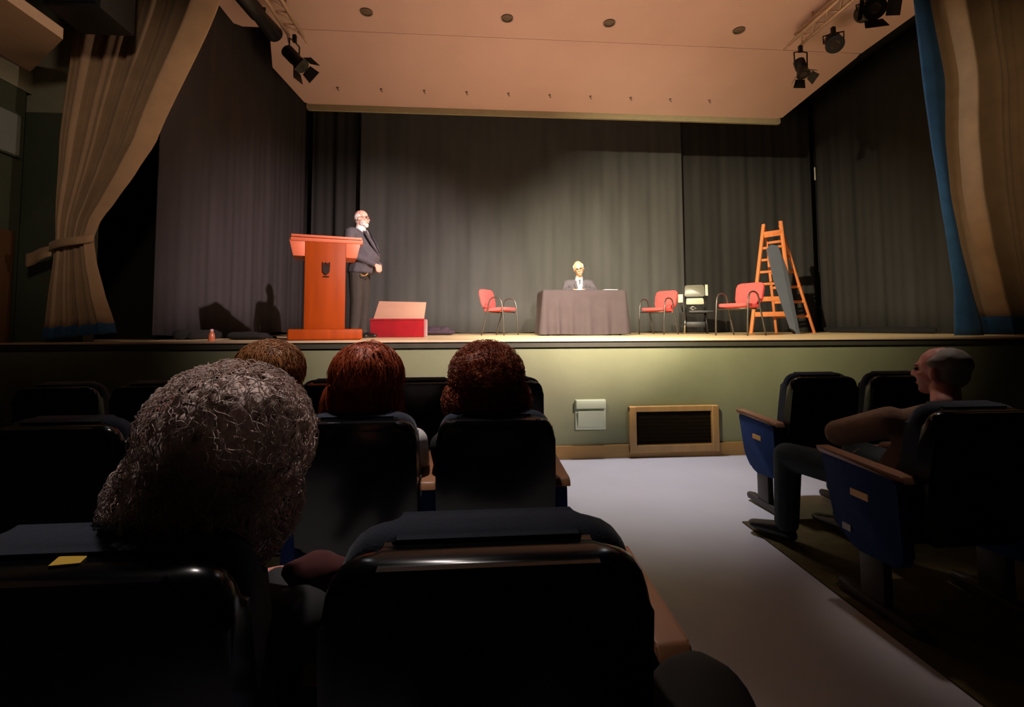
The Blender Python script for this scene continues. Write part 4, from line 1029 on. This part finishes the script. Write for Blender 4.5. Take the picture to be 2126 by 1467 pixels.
legs = [((-0.09, 0.10, 0.47), (-0.27, 0.62, 0.47), (-0.29, 0.62, 0.09), (-0.36, 0.74, 0.035)), ((0.10, 0.10, 0.47), (0.12, 0.58, 0.49), (0.10, 0.66, 0.09), (0.08, 0.80, 0.035))]
for h, k, a, f in legs: body += [cap(h, 0.078, k, 0.055), cap(k, 0.052, a, 0.038), cap((a[0], a[1], 0.05), 0.034, f, 0.027)]
fused('body', body, 0.008, 'skin_ruddy', t, 2)
jk = [hull(ell((0.07, -0.01, 0.845), (0.075, 0.06, 0.03)), ell((-0.10, 0.03, 0.775), (0.065, 0.07, 0.055)), ell((0.22, 0.01, 0.775), (0.06, 0.07, 0.055)), ell((0.04, 0.02, 0.66), (0.18, 0.125, 0.08))), hull(ell((0.04, 0.02, 0.66), (0.18, 0.125, 0.08)), ell((0, 0.08, 0.5), (0.19, 0.15, 0.08)))]
jk += [cap(shL, 0.075, elL, 0.068), cap(elL, 0.068, wrL, 0.048), cap(shR, 0.07, elR, 0.058), cap(elR, 0.056, wrR, 0.042)]
fused('sweater', jk, 0.011, 'coat_brown', t, 3)
tr = [ell((0, 0.10, 0.475), (0.18, 0.15, 0.07))]
for h, k, a, f in legs: tr += [cap(h, 0.092, k, 0.078), cap(k, 0.076, (a[0], a[1], 0.10), 0.066)]
fused('trousers', tr, 0.012, 'jeans', t, 3)
for h, k, a, f in legs:
    dx, dy = f[0] - a[0], f[1] - a[1]
    fused('shoe', [hull(ell((a[0], a[1] - 0.02, 0.036), (0.042, 0.05, 0.034)), ell((a[0] + dx * 1.3, a[1] + dy * 1.3, 0.03), (0.046, 0.05, 0.027)), ell((a[0], a[1], 0.07), (0.04, 0.045, 0.03)))], 0.01, 'shoe', t, 2)
hp = [ell((-0.04, 0, 0.045), (0.085, 0.082, 0.078)), ell((-0.05, 0, -0.01), (0.062, 0.076, 0.062)), ell((-0.012, 0.066, 0.045), (0.04, 0.02, 0.03)), ell((-0.012, -0.066, 0.045), (0.04, 0.02, 0.03))]
fused('hair', xform(hp, hm), 0.009, 'hair_short', t, 3)
for q in (-1, 1):
    mb = MB(); mb.ell((0.082, q * 0.031, 0.004), (0.009, 0.012, 0.008)); mb.build('eye', 'eye', t, True, hm)
mb = MB(); mb.ell((0.088, 0, -0.065), (0.006, 0.022, 0.005)); mb.build('lips', 'lips', t, True, hm)

# dark red coat over the gap between the nearest seats
o = fused('red_coat', [cap((0, 0, 0.0), 0.045, (0.01, 0.02, -0.22), 0.06), cap((-0.03, 0.02, -0.22), 0.05, (0.03, 0.03, -0.5), 0.06), hull(ell((-0.035, 0, 0.01), (0.03, 0.03, 0.02)), ell((0.04, 0, 0.015), (0.02, 0.03, 0.015)))], 0.01, 'coat_red', None, 4)
o.location = (-0.285, 0.93, 0.85); tag(o, 'dark red coat hanging in the gap between the two nearest seats', 'coat')

# lap of the person seated at the camera: legs only come into view
t = thing('person', 'dark trousered knee of the seated viewer at the bottom edge beside the aisle', 'person', (0.12, 0.02, hall_z(0.0)), 0)
fused('body', [cap((0.02, 0.0, 0.47), 0.06, (0.215, 0.70, 0.575), 0.05), cap((0.215, 0.70, 0.555), 0.048, (0.21, 0.46, 0.09), 0.036), cap((0.21, 0.44, 0.045), 0.034, (0.23, 0.57, 0.034), 0.027),
              cap((-0.16, 0.0, 0.47), 0.06, (-0.2, 0.40, 0.50), 0.05), cap((-0.2, 0.40, 0.48), 0.048, (-0.2, 0.42, 0.09), 0.036), cap((-0.2, 0.40, 0.045), 0.034, (-0.2, 0.53, 0.034), 0.027), ell((-0.07, -0.05, 0.48), (0.16, 0.12, 0.08))], 0.011, 'skin_ruddy', t, 2)
fused('trousers', [cap((0.02, 0.0, 0.475), 0.10, (0.215, 0.70, 0.58), 0.085), cap((0.215, 0.70, 0.565), 0.085, (0.21, 0.46, 0.11), 0.06), cap((-0.16, 0.0, 0.475), 0.10, (-0.2, 0.40, 0.505), 0.08), cap((-0.2, 0.40, 0.49), 0.078, (-0.2, 0.42, 0.11), 0.06), ell((-0.07, -0.05, 0.48), (0.19, 0.14, 0.09))], 0.013, 'trousers', t, 3)
for x, y in ((0.21, 0.44), (-0.2, 0.40)): fused('shoe', [hull(ell((x, y, 0.036), (0.042, 0.05, 0.034)), ell((x + 0.02, y + 0.17, 0.03), (0.046, 0.05, 0.027)), ell((x, y + 0.01, 0.07), (0.04, 0.045, 0.03)))], 0.011, 'shoe', t, 2)
